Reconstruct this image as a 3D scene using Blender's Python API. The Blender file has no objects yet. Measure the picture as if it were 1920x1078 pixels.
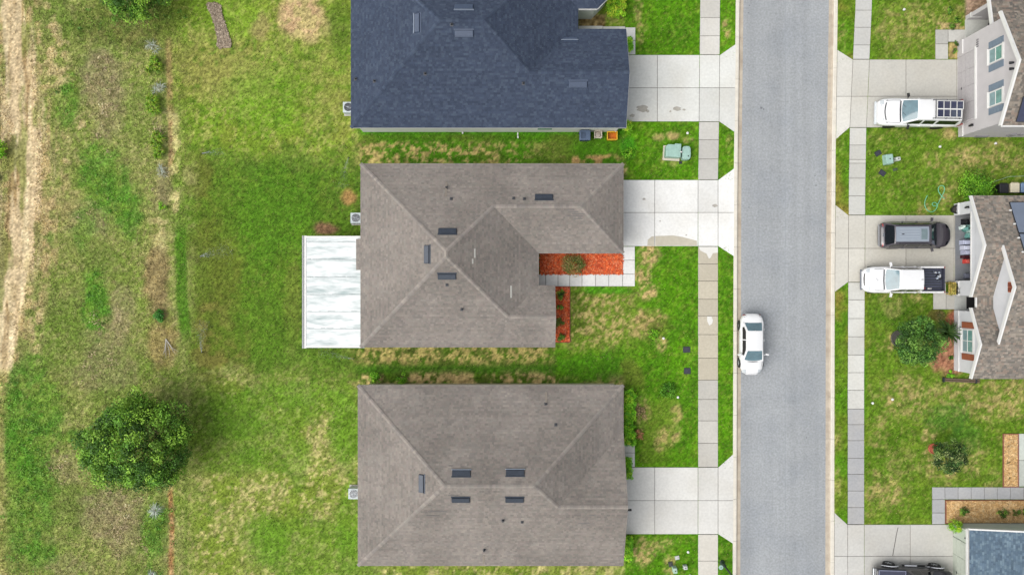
import bpy, bmesh, math, random
import numpy as np
from mathutils import Vector, Matrix

# ------------------------------------------------------------------ camera, sky, sun, exposure
S = 0.04            # metres per photo pixel on the ground
CAMH = 54.0         # height of the camera above the street
scene = bpy.context.scene
cam_d = bpy.data.cameras.new('camera')
cam = bpy.data.objects.new('camera', cam_d)
scene.collection.objects.link(cam)
cam.location = (0, 0, CAMH)
cam.rotation_euler = (0, 0, 0)
cam_d.sensor_width = 36.0
cam_d.lens = 36.0 * CAMH / (1920 * S)
cam_d.clip_end = 3000
scene.camera = cam

SUN_EL, SUN_AZ = math.radians(52), math.radians(247)   # compass bearing the light comes from (0 = +Y)
world = bpy.data.worlds.new('World'); scene.world = world; world.use_nodes = True
wn = world.node_tree; wn.nodes.clear()
sky = wn.nodes.new('ShaderNodeTexSky'); sky.sky_type = 'NISHITA'; sky.sun_disc = False
sky.sun_elevation = SUN_EL; sky.sun_rotation = SUN_AZ
sky.dust_density = 4.0; sky.air_density = 1.2; sky.ozone_density = 1.0
hs = wn.nodes.new('ShaderNodeHueSaturation'); hs.inputs['Saturation'].default_value = 0.28
bg = wn.nodes.new('ShaderNodeBackground'); bg.inputs['Strength'].default_value = 0.10
wo = wn.nodes.new('ShaderNodeOutputWorld')
wn.links.new(sky.outputs[0], hs.inputs['Color']); wn.links.new(hs.outputs[0], bg.inputs['Color'])
wn.links.new(bg.outputs[0], wo.inputs['Surface'])
sun_d = bpy.data.lights.new('sun', 'SUN'); sun_d.energy = 1.35; sun_d.angle = math.radians(60)
sun_d.color = (1.0, 0.965, 0.91)
sun = bpy.data.objects.new('sun', sun_d); scene.collection.objects.link(sun)
sun_dir = Vector((math.sin(SUN_AZ) * math.cos(SUN_EL), math.cos(SUN_AZ) * math.cos(SUN_EL), math.sin(SUN_EL)))
sun.rotation_euler = sun_dir.to_track_quat('Z', 'Y').to_euler()
sun.location = (0, 0, 80)
vs = scene.view_settings
vs.view_transform = 'Standard'; vs.look = 'None'; vs.gamma = 1.0; vs.use_curve_mapping = False
vs.exposure = 0.90
EXPO = 1.55         # display value of a flat white-albedo surface under this light (calibration)

# ------------------------------------------------------------------ helpers
random.seed(7); RNG = np.random.default_rng(7)
COL = scene.collection

def lin(c):
    c = c / 255.0
    return c / 12.92 if c <= 0.04045 else ((c + 0.055) / 1.055) ** 2.4
def C(r, g, b, f=1.0):
    """albedo for a surface that shows as this 8-bit colour lying flat under the overcast sky"""
    return tuple(min(0.84, lin(v) / EXPO * f) for v in (r, g, b))
def P(px, py, z=0.0):
    k = (CAMH - z) / CAMH
    return Vector(((px - 960) * S * k, (539 - py) * S * k, z))
def G(px, py): return ((px - 960) * S, (539 - py) * S)

def T(o, label=None, cat=None, group=None, kind=None):
    if label: o['label'] = label
    if cat: o['category'] = cat
    if group: o['group'] = group
    if kind: o['kind'] = kind
    return o
def empty(name, loc=(0, 0, 0), rz=0.0, label=None, cat=None, group=None, parent=None, kind=None):
    o = bpy.data.objects.new(name, None); COL.objects.link(o)
    o.location = loc; o.rotation_euler = (0, 0, rz); o.empty_display_size = 0.2
    if parent: o.parent = parent
    return T(o, label, cat, group, kind)
def copy_tree(o, parent=None):
    c = o.copy(); COL.objects.link(c)
    if parent: c.parent = parent
    for ch in o.children: copy_tree(ch, c)
    return c

class MB:
    """collects faces, builds ONE mesh object"""
    def __init__(s): s.v = []; s.f = []; s.m = []; s.c = []
    def add(s, vs_, fs, m=0, col=None):
        b = len(s.v); s.v.extend([tuple(p) for p in vs_])
        for f in fs: s.f.append(tuple(b + i for i in f)); s.m.append(m); s.c.append(col)
        return s
    def hexa(s, p, m=0, col=None):   # 0-3 bottom ring, 4-7 top ring (ccw from above)
        return s.add(p, [(3, 2, 1, 0), (4, 5, 6, 7), (0, 1, 5, 4), (1, 2, 6, 5), (2, 3, 7, 6), (3, 0, 4, 7)], m, col)
    def box(s, c, d, rz=0.0, m=0, taper=1.0, col=None):
        x, y, z = c; a, b, h = d[0] / 2, d[1] / 2, d[2] / 2
        cr, sr = math.cos(rz), math.sin(rz); pts = []
        for zz, t in ((-h, 1.0), (h, taper)):
            for sx, sy in ((-1, -1), (1, -1), (1, 1), (-1, 1)):
                px, py = sx * a * t, sy * b * t
                pts.append((x + px * cr - py * sr, y + px * sr + py * cr, z + zz))
        return s.hexa(pts, m, col)
    def prism(s, poly, z0, z1, m=0, col=None):
        n = len(poly)
        vs_ = [(p[0], p[1], z0) for p in poly] + [(p[0], p[1], z1) for p in poly]
        fs = [tuple(range(n - 1, -1, -1)), tuple(range(n, 2 * n))]
        fs += [(i, (i + 1) % n, n + (i + 1) % n, n + i) for i in range(n)]
        return s.add(vs_, fs, m, col)
    def poly(s, pts, m=0, col=None): return s.add(pts, [tuple(range(len(pts)))], m, col)
    def tube(s, a, b, r0, r1=None, n=8, m=0, caps=True, col=None):
        r1 = r0 if r1 is None else r1
        a, b = Vector(a), Vector(b); d = (b - a).normalized()
        u = d.orthogonal().normalized(); w = d.cross(u)
        vs_ = []
        for p, r in ((a, r0), (b, r1)):
            for i in range(n):
                t = 2 * math.pi * i / n
                vs_.append(p + (u * math.cos(t) + w * math.sin(t)) * r)
        fs = [(i, (i + 1) % n, n + (i + 1) % n, n + i) for i in range(n)]
        if caps: fs += [tuple(range(n - 1, -1, -1)), tuple(range(n, 2 * n))]
        return s.add(vs_, fs, m, col)
    def path(s, pts, r, n=6, m=0):
        for i in range(len(pts) - 1): s.tube(pts[i], pts[i + 1], r, r, n, m)
        return s
    def lathe(s, prof, c=(0, 0, 0), n=16, m=0, axis='z'):
        vs_ = []
        for r, z in prof:
            for i in range(n):
                t = 2 * math.pi * i / n; x, y = r * math.cos(t), r * math.sin(t)
                if axis == 'z': vs_.append((c[0] + x, c[1] + y, c[2] + z))
                else: vs_.append((c[0] + x, c[1] + z, c[2] + y))
        fs = []
        for j in range(len(prof) - 1):
            for i in range(n):
                k = (i + 1) % n; q = (j * n + i, j * n + k, (j + 1) * n + k, (j + 1) * n + i)
                fs.append(q if axis == 'z' else q[::-1])
        e = (len(prof) - 1) * n
        a_, b_ = tuple(range(n - 1, -1, -1)), tuple(range(e, e + n))
        fs += [a_, b_] if axis == 'z' else [a_[::-1], b_[::-1]]
        return s.add(vs_, fs, m)
    def grid(s, pts, m=0, flip=False):    # pts[i][j]
        ni, nj = len(pts), len(pts[0]); vs_ = [p for r in pts for p in r]; fs = []
        for i in range(ni - 1):
            for j in range(nj - 1):
                q = (i * nj + j, (i + 1) * nj + j, (i + 1) * nj + j + 1, i * nj + j + 1)
                fs.append(q[::-1] if flip else q)
        return s.add(vs_, fs, m)
    def build(s, name, mats, parent=None, smooth=False, bevel=0, color=None):
        me = bpy.data.meshes.new(name); me.from_pydata(s.v, [], s.f)
        if not isinstance(mats, (list, tuple)): mats = [mats]
        for mt in mats: me.materials.append(mt)
        if len(mats) > 1: me.polygons.foreach_set('material_index', s.m)
        if smooth: me.polygons.foreach_set('use_smooth', [True] * len(s.f))
        if any(c is not None for c in s.c):
            a = me.color_attributes.new('Col', 'FLOAT_COLOR', 'CORNER'); out = []
            for f, c in zip(s.f, s.c): out.extend(((c or (1, 1, 1)) + (1.0,)) * len(f))
            a.data.foreach_set('color', np.array(out, dtype=np.float32))
        me.update()
        o = bpy.data.objects.new(name, me); COL.objects.link(o)
        if parent: o.parent = parent
        if bevel:
            md = o.modifiers.new('bevel', 'BEVEL'); md.width = bevel; md.segments = 2; md.limit_method = 'ANGLE'
        if color: o.color = (*color, 1)
        return o

def np_mesh(name, verts, faces, mat, parent=None, cols=None, smooth=False):
    """faces: (n,k) array; cols: per-vertex (n,3)"""
    verts = np.asarray(verts, dtype=np.float32); faces = np.asarray(faces, dtype=np.int32)
    k = faces.shape[1]; me = bpy.data.meshes.new(name)
    me.vertices.add(len(verts)); me.vertices.foreach_set('co', verts.ravel())
    me.loops.add(faces.size); me.loops.foreach_set('vertex_index', faces.ravel())
    me.polygons.add(len(faces))
    me.polygons.foreach_set('loop_start', np.arange(0, faces.size, k, dtype=np.int32))
    me.polygons.foreach_set('loop_total', np.full(len(faces), k, dtype=np.int32))
    if smooth: me.polygons.foreach_set('use_smooth', np.ones(len(faces), dtype=bool))
    me.materials.append(mat)
    if cols is not None:
        a = me.color_attributes.new('Col', 'FLOAT_COLOR', 'POINT')
        c4 = np.ones((len(verts), 4), dtype=np.float32); c4[:, :3] = cols
        a.data.foreach_set('color', c4.ravel())
    me.update(calc_edges=True); me.validate()
    o = bpy.data.objects.new(name, me); COL.objects.link(o)
    if parent: o.parent = parent
    return o

# ------------------------------------------------------------------ materials (all node based)
MATS = {}
def mat(name, color=(0.5, 0.5, 0.5), rough=0.8, var=0.12, scale=6.0, bump=0.0, bscale=60.0, metal=0.0, src='rgb',
        spec=0.5, coat=0.0, fine=0.0, fscale=40.0, stain=None, sscale=1.5, samt=0.5, streak=None, trans=0.0, alpha=1.0, bands=0.0):
    """world-position noise on a base colour; src: rgb | col (mesh colour attribute) | obj (object colour)"""
    m = bpy.data.materials.new(name); m.use_nodes = True; nt = m.node_tree; N = nt.nodes; L = nt.links
    bs = N['Principled BSDF']; out = N['Material Output']
    bs.inputs['Roughness'].default_value = rough; bs.inputs['Metallic'].default_value = metal
    bs.inputs['Specular IOR Level'].default_value = spec
    if coat: bs.inputs['Coat Weight'].default_value = coat; bs.inputs['Coat Roughness'].default_value = 0.05
    if alpha < 1: bs.inputs['Alpha'].default_value = alpha
    geo = N.new('ShaderNodeNewGeometry'); vec = geo.outputs['Position']
    if streak:
        mp = N.new('ShaderNodeMapping'); mp.inputs['Scale'].default_value = streak
        L.new(vec, mp.inputs['Vector']); vec = mp.outputs[0]
    if src == 'rgb':
        r = N.new('ShaderNodeRGB'); r.outputs[0].default_value = (*color, 1); base = r.outputs[0]
    elif src == 'col':
        a = N.new('ShaderNodeVertexColor'); a.layer_name = 'Col'; base = a.outputs[0]
    else:
        a = N.new('ShaderNodeObjectInfo'); base = a.outputs['Color']
    def noise(sc, det=4.0):
        n = N.new('ShaderNodeTexNoise'); n.inputs['Scale'].default_value = sc; n.inputs['Detail'].default_value = det
        L.new(vec, n.inputs['Vector']); return n.outputs['Fac']
    def scalecol(c, fac, lo, hi):
        mr = N.new('ShaderNodeMapRange'); mr.inputs['From Min'].default_value = 0.25; mr.inputs['From Max'].default_value = 0.75
        mr.inputs['To Min'].default_value = lo; mr.inputs['To Max'].default_value = hi; L.new(fac, mr.inputs['Value'])
        vm = N.new('ShaderNodeVectorMath'); vm.operation = 'SCALE'
        L.new(c, vm.inputs[0]); L.new(mr.outputs[0], vm.inputs['Scale']); return vm.outputs[0]
    if stain:
        mx = N.new('ShaderNodeMix'); mx.data_type = 'RGBA'
        mr = N.new('ShaderNodeMapRange'); mr.inputs['From Min'].default_value = 0.45; mr.inputs['From Max'].default_value = 0.72
        mr.inputs['To Max'].default_value = samt; L.new(noise(sscale, 6.0), mr.inputs['Value'])
        L.new(mr.outputs[0], mx.inputs['Factor']); L.new(base, mx.inputs[6]); mx.inputs[7].default_value = (*stain, 1)
        base = mx.outputs[2]
    if var: base = scalecol(base, noise(scale), 1 - var, 1 + var)
    if bands:      # long wear bands that run with the street
        mp = N.new('ShaderNodeMapping'); mp.inputs['Scale'].default_value = (1.0, 0.02, 1.0); L.new(geo.outputs['Position'], mp.inputs['Vector'])
        nn = N.new('ShaderNodeTexNoise'); nn.inputs['Scale'].default_value = 1.1; nn.inputs['Detail'].default_value = 5.0; L.new(mp.outputs[0], nn.inputs['Vector'])
        base = scalecol(base, nn.outputs['Fac'], 1 - bands, 1 + bands)
    if fine: base = scalecol(base, noise(fscale, 2.0), 1 - fine, 1 + fine)
    L.new(base, bs.inputs['Base Color'])
    if bump:
        b = N.new('ShaderNodeBump'); b.inputs['Strength'].default_value = bump; b.inputs['Distance'].default_value = 0.02
        L.new(noise(bscale, 3.0), b.inputs['Height']); L.new(b.outputs[0], bs.inputs['Normal'])
    if trans:
        tr = N.new('ShaderNodeBsdfTranslucent'); L.new(base, tr.inputs['Color'])
        ms = N.new('ShaderNodeMixShader'); ms.inputs[0].default_value = trans
        L.new(bs.outputs[0], ms.inputs[1]); L.new(tr.outputs[0], ms.inputs[2]); L.new(ms.outputs[0], out.inputs['Surface'])
    MATS[name] = m
    return m
M_ground = mat('ground_cover', src='col', rough=0.95, var=0.16, scale=1.6, fine=0.32, fscale=6.0, bump=0.6, bscale=14, spec=0.1)
M_tuft = mat('grass_blades', src='col', rough=0.8, var=0.15, scale=2.0, spec=0.15, trans=0.25)
M_leaf = mat('leaves', src='col', rough=0.55, var=0.12, scale=5.0, spec=0.3, trans=0.22)
M_bark = mat('bark', C(120, 105, 90), rough=0.95, var=0.3, scale=12, bump=0.6, bscale=30)
M_shingle = mat('shingle', src='col', rough=0.92, var=0.07, scale=0.6, fine=0.10, fscale=22, bump=0.3, bscale=90, spec=0.2)
M_conc = mat('concrete', src='obj', rough=0.9, var=0.05, scale=0.9, fine=0.07, fscale=6, stain=C(186, 180, 166), sscale=0.45, samt=0.30, bump=0.15, bscale=80, spec=0.2)
M_joint = mat('joint_filler', C(110, 106, 98), rough=0.95, var=0.25, scale=5)
M_asph = mat('asphalt', C(170, 174, 177), rough=0.93, var=0.05, scale=0.5, fine=0.17, fscale=7, bump=0.5, bscale=120, spec=0.2,
             stain=C(152, 158, 165), sscale=0.35, samt=0.5, bands=0.10)
M_gutter = mat('gutter_pan', C(200, 188, 170), rough=0.9, var=0.14, scale=2.2, fine=0.08, fscale=20, stain=C(170, 155, 138), sscale=0.9, samt=0.7)
M_kerb = mat('kerb_concrete', C(232, 226, 212), rough=0.9, var=0.08, scale=2.5, fine=0.06, fscale=20)
M_white = mat('white_trim', C(240, 240, 238), rough=0.6, var=0.03, scale=2)
M_soffit = mat('soffit', C(215, 212, 205), rough=0.8, var=0.04)
M_wall = mat('stucco', src='obj', rough=0.92, var=0.05, scale=1.5, fine=0.05, fscale=25, bump=0.3, bscale=90, spec=0.2)
M_dark = mat('dark_metal', C(40, 44, 50), rough=0.55, var=0.15, scale=8)
M_vent = mat('vent_metal', C(66, 74, 86), rough=0.45, var=0.15, scale=6, metal=0.3)
M_black = mat('black_plastic', C(24, 25, 28), rough=0.6, var=0.2, scale=8)
M_rubber = mat('tyre_rubber', C(30, 30, 32), rough=0.85, var=0.2, scale=20)
M_glass = mat('window_glass', C(92, 124, 134), rough=0.06, var=0.25, scale=2.2, spec=0.9, coat=0.6)  # car glass; base colour lifted to stand in for the reflected sky
M_house_glass = mat('house_glass', C(120, 165, 158), rough=0.08, var=0.28, scale=2.6, spec=0.8)
M_house_glass2 = mat('house_glass_screen', C(140, 168, 172), rough=0.3, var=0.2, scale=3.5, spec=0.5)
M_sideglass = mat('side_glass', C(22, 28, 34), rough=0.06, var=0.2, scale=3, spec=0.6)
M_paint = mat('car_paint', src='obj', rough=0.28, var=0.02, scale=2, spec=0.5, coat=0.8)
M_chrome = mat('chrome', C(205, 210, 215), rough=0.2, var=0.05, metal=0.9)
M_rim = mat('alloy_rim', C(185, 190, 195), rough=0.35, var=0.1, scale=9, metal=0.6)
M_redlamp = mat('tail_lamp', C(150, 60, 60), rough=0.15, var=0.1, spec=0.8, coat=0.5)
M_headlamp = mat('head_lamp', C(205, 212, 216), rough=0.1, var=0.1, scale=9, spec=0.9, coat=0.5)
M_pv = mat('solar_cells', C(58, 62, 88), rough=0.12, var=0.12, scale=5, spec=0.8, coat=0.6)
M_pvfar = mat('solar_glass', C(118, 130, 150), rough=0.12, var=0.10, scale=1.2, spec=0.9, coat=0.7)
M_red = mat('red_mulch', src='col', rough=0.95, var=0.2, scale=5, fine=0.2, fscale=25, bump=0.6, bscale=25)
M_obj = mat('coloured_plastic', src='obj', rough=0.55, var=0.08, scale=6, fine=0.04, spec=0.4)
M_metalbox = mat('green_enamel', C(168, 204, 192), rough=0.45, var=0.07, scale=4, stain=C(140, 170, 160), sscale=3, samt=0.4)
M_panel = mat('white_roof_pan', C(238, 243, 243), rough=0.5, var=0.03, scale=1.0, streak=(0.4, 1.9, 1), stain=C(164, 182, 182), sscale=1.5, samt=1.0, fine=0.06, fscale=8)
M_wood = mat('timber', C(110, 92, 76), rough=0.9, var=0.3, scale=6, streak=(1, 6, 6))
M_water = mat('water_spray', C(225, 235, 238), rough=0.2, var=0.0, alpha=0.5)

# ------------------------------------------------------------------ value noise for layout of colour
_tab = RNG.random((256, 256)).astype(np.float32)
def vnoise(x, y, sc, seed=0, octv=4, gain=0.5):
    out = np.zeros_like(x, dtype=np.float32); a = 1.0; tot = 0
    for o in range(octv):
        f = 2 ** o / sc
        u = x * f + seed * 17.31 + o * 37.7; v = y * f + seed * 9.77 + o * 51.3
        iu = np.floor(u).astype(int); iv = np.floor(v).astype(int); fu = u - iu; fv = v - iv
        fu = fu * fu * (3 - 2 * fu); fv = fv * fv * (3 - 2 * fv)
        a00 = _tab[iu & 255, iv & 255]; a10 = _tab[(iu + 1) & 255, iv & 255]
        a01 = _tab[iu & 255, (iv + 1) & 255]; a11 = _tab[(iu + 1) & 255, (iv + 1) & 255]
        out += a * ((a00 * (1 - fu) + a10 * fu) * (1 - fv) + (a01 * (1 - fu) + a11 * fu) * fv); tot += a; a *= gain
    return out / tot
def sstep(a, b, x):
    t = np.clip((x - a) / (b - a), 0, 1); return t * t * (3 - 2 * t)

# ------------------------------------------------------------------ street layout in photo pixels
def kerb_l(y): return np.interp(y, [0, 340, 1078], [1380, 1376, 1374])
def road_l(y): return kerb_l(y) + 13.5
def road_r(y): return np.interp(y, [0, 260, 540, 1078], [1555, 1551, 1549, 1548])
def kerb_r(y): return road_r(y) + 15
def walk_l0(y): return np.interp(y, [0, 230, 340, 1078], [1312, 1310, 1308, 1308])
def walk_l1(y): return walk_l0(y) + 37.5
def walk_r0(y): return np.interp(y, [0, 110, 240, 360, 720, 1078], [1603, 1598, 1592, 1590, 1588, 1588])
def walk_r1(y): return walk_r0(y) + 31

# ------------------------------------------------------------------ ground: one sheet to the horizon, coloured by what grows on it
DRIVES = [  # (x0, x1, y0, y1) hard rectangles in photo pixels
    (1176, 1312, 104, 230), (1168, 1310, 338, 462), (1168, 1310, 875, 1000),
    (1628, 1796, 112, 240), (1619, 1790, 404, 529), (1617, 1792, 985, 1120),
    (1013, 1190, 514, 537), (1167, 1190, 462, 537), (1172, 1191, 55, 104), (1168, 1190, 830, 876),
    (1748, 1796, 548, 581), (1746, 1925, 912, 937), (1746, 1770, 912, 985), (1752, 1808, 57, 110), (1906, 1930, 812, 912)]
BEDS = [(1012, 1168, 476, 514), (1042, 1069, 538, 642), (1770, 1925, 936, 979), (1877, 1907, 812, 912)]

def axis_coords(lo, hi, step, far):
    core = np.arange(lo, hi + step / 2, step); g = []; d = step
    x = hi
    while x < far: d *= 1.5; x += d; g.append(x)
    g = np.array(g); h = []; d = step; x = lo
    while x > -far: d *= 1.5; x -= d; h.append(x)
    return np.concatenate([np.array(h)[::-1], core, g])
gx = axis_coords(-40.2, 40.2, 0.125, 1500); gy = axis_coords(-23.4, 23.4, 0.125, 1500)
WX, WY = np.meshgrid(gx, gy, indexing='ij')
X = (WX / S + 960).astype(np.float32); Y = (539 - WY / S).astype(np.float32)

def srgb(r, g, b): return np.array([lin(r), lin(g), lin(b)], dtype=np.float32)
n_big = vnoise(X, Y, 160, 1, 4); n_mid = vnoise(X, Y, 45, 2, 4); n_sm = vnoise(X, Y, 14, 3, 3); n_fi = vnoise(X, Y, 7.0, 4, 2)
n_sm2 = vnoise(X, Y, 17, 8, 3); n_b2 = vnoise(X, Y, 90, 6, 4); warpx = (vnoise(X, Y, 60, 11, 4) - 0.5); warpy = (vnoise(X, Y, 60, 12, 4) - 0.5)
n_straw = vnoise(X, Y, 6.5, 71, 2, .8); n_straw2 = vnoise(X, Y, 6.0, 72, 2, .8)
GC = np.zeros(X.shape + (3,), dtype=np.float32)
def lay(mask, c, c2=None, nz=None):
    global GC
    c = srgb(*c)
    if c2 is not None:
        t = sstep(0.3, 0.7, nz if nz is not None else n_mid)[..., None]; c = c * (1 - t) + srgb(*c2) * t
    mask = np.clip(mask, 0, 1)[..., None]; GC = GC * (1 - mask) + c * mask
def ell(cx, cy, rx, ry, warp=0.9, soft=0.35, rot=0.0):
    dx, dy = X - cx + warpx * rx * warp, Y - cy + warpy * ry * warp
    if rot:
        c_, s_ = math.cos(rot), math.sin(rot); dx, dy = dx * c_ + dy * s_, -dx * s_ + dy * c_
    d = np.sqrt((dx / rx) ** 2 + (dy / ry) ** 2) + (n_sm - 0.5) * 0.8
    return sstep(1 + soft, 1 - soft, d)
def rect(x0, x1, y0, y1, soft=8, warp=14):
    xx, yy = X + warpx * warp * 2, Y + warpy * warp * 2
    return sstep(x0 - soft, x0 + soft, xx) * sstep(x1 + soft, x1 - soft, xx) * sstep(y0 - soft, y0 + soft, yy) * sstep(y1 + soft, y1 - soft, yy)
def speck(n, lo, hi): return sstep(lo, hi, n)

# field behind the houses
lay(np.ones_like(X), (134, 154, 70), (152, 160, 90), n_mid)
lay(speck(n_straw2, 0.50, 0.70) * 0.5, (110, 134, 54)); lay(speck(n_straw, 0.54, 0.70) * 0.45, (186, 174, 126))
lay(speck(n_b2, 0.5, 0.68) * 0.5 * (X < 340), (104, 136, 50))
for cx, cy, rx, ry, a in ((195, 150, 35, 60, .8), (205, 230, 25, 40, .5), (200, 620, 45, 40, .6), (230, 575, 30, 40, .5), (215, 960, 50, 55, .8),
                          (170, 410, 40, 30, .5), (190, 690, 60, 40, .45), (130, 1060, 60, 20, .5), (235, 1010, 30, 40, .5), (120, 870, 40, 30, .4), (310, 350, 16, 40, .6)):
    lay(ell(cx, cy, rx, ry) * a * (0.55 + 0.9 * (n_fi - 0.3)), (172, 156, 124))
for cx, cy, rx, ry, a in ((130, 190, 20, 40, .7), (190, 330, 40, 50, .7), (220, 380, 45, 40, .6), (180, 570, 24, 60, .9), (90, 430, 12, 30, .6), (60, 800, 40, 70, .7), (75, 890, 35, 50, .6),
                          (40, 860, 30, 60, .6), (60, 970, 40, 70, .5), (150, 815, 45, 12, .7), (75, 1040, 30, 30, .6), (160, 420, 20, 40, .6), (240, 400, 25, 40, .6),
                          (30, 720, 18, 40, .7), (290, 1000, 26, 60, .55), (55, 690, 30, 25, .5), (90, 760, 30, 40, .6)):
    lay(ell(cx, cy, rx, ry) * a, (88, 146, 42), (116, 156, 54), n_sm)
lay(ell(260, 40, 120, 50) * 0.6, (86, 112, 40), (120, 116, 66), n_sm)
# sandy track
tc = np.interp(Y, [-200, 0, 120, 260, 360, 460, 560, 680, 800], [10, 22, 36, 48, 50, 38, 22, 4, -30])
tw = np.interp(Y, [-200, 0, 120, 260, 360, 460, 560, 680, 800], [24, 24, 28, 34, 36, 35, 28, 16, 7])
dt = np.abs(X - tc + warpx * 16) / tw
strk = vnoise(X * 4.0, Y * 0.35, 40, 21, 4)
lay(sstep(3.4, 1.0, dt) * (0.25 + 0.9 * speck(n_sm, 0.42, 0.62)) * sstep(0.35, 0.6, strk + 0.1), (196, 176, 128))
lay(sstep(1.3, 0.6, dt + (strk - 0.5) * 1.9 + (n_sm - .5) * .5) * .95, (216, 194, 156), (188, 164, 124), strk)
lay(sstep(1.0, 0.8, dt) * speck(strk, 0.54, 0.64) * 0.8, (158, 132, 92)); lay(sstep(1.0, 0.8, dt) * speck(vnoise(X * 5.0, Y * 0.3, 40, 22, 3), 0.55, 0.66) * 0.7, (232, 214, 172))
lay(sstep(1.0, 0.5, np.abs(X - tc - 2 + warpx * 10) / (tw * 0.35)) * sstep(60, 200, Y) * speck(n_sm2, .5, .7) * 0.4, (150, 132, 88))
lay(sstep(1.3, .9, dt) * speck(vnoise(X * 3.0, Y * .5, 40, 25, 4), .54, .66) * .75, (134, 142, 72)); lay(rect(-20, 14, 690, 1200, 6) * 0.8, (190, 182, 120), (150, 152, 84), n_sm)
for cx, cy, rx, ry in ((110, 110, 28, 60), (95, 60, 20, 40), (150, 230, 18, 22), (120, 290, 16, 40), (70, 620, 14, 60), (55, 520, 10, 50), (95, 60, 14, 60)):
    lay(ell(cx, cy, rx, ry) * speck(n_sm, 0.42, 0.6) * 0.85, (206, 188, 140))
lay(rect(-30, 6, 170, 300, 6) * 0.8, (120, 100, 62))
# bare strip of old fill along the back boundary
bx = np.interp(Y, [0, 330, 650, 700, 900, 1078], [318, 322, 322, 318, 322, 324])
lay(sstep(9, 3, np.abs(X - bx + warpx * 10)) * sstep(60, 90, Y) * sstep(350, 300, Y) * 0.9, (182, 150, 112))
lay(sstep(7, 2, np.abs(X - bx + warpx * 8)) * sstep(900, 930, Y) * 0.9, (200, 162, 118), (170, 120, 80), n_sm)
lay(ell(297, 520, 22, 75, 0.5) * 0.85, (176, 156, 112), (148, 128, 92), n_sm)
lay(ell(306, 640, 26, 50, 0.6) * 0.6, (168, 140, 100))
lay(rect(300, 372, 210, 470, 10) * speck(n_sm2, 0.52, 0.62) * 0.95, (212, 200, 142))
lay(ell(306, 410, 28, 60) * speck(n_sm, 0.5, 0.62) * 0.8, (210, 198, 140))
# back yards
yard = sstep(325, 395, X + warpx * 50 + (n_sm - .5) * 26)
topyard = yard * sstep(330, 270, Y + warpy * 20)
botyard = yard * sstep(660, 770, Y + warpy * 80 + (n_sm - .5) * 50)
midyard = yard * sstep(262, 325, Y + warpy * 60 + (n_sm - .5) * 40) * sstep(770, 660, Y + warpy * 80 + (n_sm - .5) * 50)
upx = sstep(290, 385, X + warpx * 70 + (n_sm - .5) * 40) * sstep(340, 270, Y + warpy * 50 + (n_sm - .5) * 40)
lay(upx, (134, 146, 58), (124, 150, 52), n_mid); lay(upx * speck(n_b2, 0.48, 0.62) * .7, (116, 150, 42))
lay(upx * speck(n_straw * .7 + n_mid * .3, 0.51, 0.65) * 0.55, (182, 178, 106)); lay(upx * ell(420, 130, 90, 70) * .5, (160, 152, 92))
lay(upx * speck(n_sm, 0.62, 0.74) * 0.6, (86, 124, 34))
lay(ell(600, 120, 70, 110) * .55, (150, 152, 80), (112, 138, 48), n_sm)
lay(ell(500, 190, 60, 60) * .5, (106, 152, 36)); lay(ell(430, 25, 70, 40) * .5, (122, 160, 44)); lay(ell(640, 50, 22, 60) * .7, (84, 116, 34))
lay(midyard, (94, 130, 38), (88, 120, 38), n_mid); lay(midyard * speck(n_straw2, .52, .7) * .35, (66, 104, 24)); lay(midyard * speck(n_straw, .56, .72) * .35, (132, 140, 64)); lay(midyard * speck(n_sm, 0.54, 0.72) * 0.55, (104, 138, 40))
lay(midyard * ell(400, 560, 55, 190, 0.8) * 0.62, (110, 116, 46), (96, 104, 42), n_sm)
lay(midyard * ell(410, 640, 60, 70) * .5 * speck(n_sm2, 0.4, 0.6), (140, 126, 72))
lay(midyard * ell(370, 330, 26, 40) * .6, (112, 108, 48)); lay(midyard * ell(520, 400, 80, 80) * .5, (78, 128, 26))
lay(midyard * ell(550, 580, 16, 90) * .3, (140, 140, 70)); lay(midyard * ell(490, 620, 70, 60) * .5, (88, 124, 34)); lay(midyard * ell(600, 690, 110, 40) * .5, (92, 124, 40))
lay(sstep(14, 7, np.abs(X - 341 - np.clip((Y - 560) * .12, 0, 30) + warpx * 8)) * sstep(410, 440, Y) * sstep(650, 610, Y) * .9, (70, 122, 24), (88, 132, 36), n_sm)
lay(botyard, (126, 146, 54), (140, 150, 74), n_mid); lay(botyard * speck(n_straw * .75 + n_mid * .25, 0.51, 0.64) * .8, (198, 188, 126))
lay(botyard * speck(n_b2, 0.5, 0.64) * .65, (104, 142, 42)); lay(botyard * speck(n_sm, 0.62, 0.74) * 0.5, (86, 124, 34))
for cx, cy, rx, ry, a in ((450, 780, 60, 40, .7), (560, 740, 90, 30, .6), (650, 800, 30, 80, .75), (655, 980, 24, 80, .6), (500, 1010, 40, 50, .6), (470, 850, 30, 20, .6)):
    lay(ell(cx, cy, rx, ry) * a, (92, 136, 34), (106, 152, 42), n_sm)
lay(sstep(355, 350, X) * sstep(340, 352, X) * sstep(830, 870, Y) * .6, (96, 126, 40))
lay(ell(655, 368, 14, 16) * .9, (176, 138, 88)); lay(ell(612, 430, 22, 14) * .9, (140, 104, 82))
lay(ell(570, 30, 42, 46, 0.8) * (0.55 + .45 * speck(n_sm, .35, .5)), (216, 188, 142), (188, 158, 120), n_sm); lay(ell(488, 50, 20, 22) * .6, (170, 150, 104))
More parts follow.
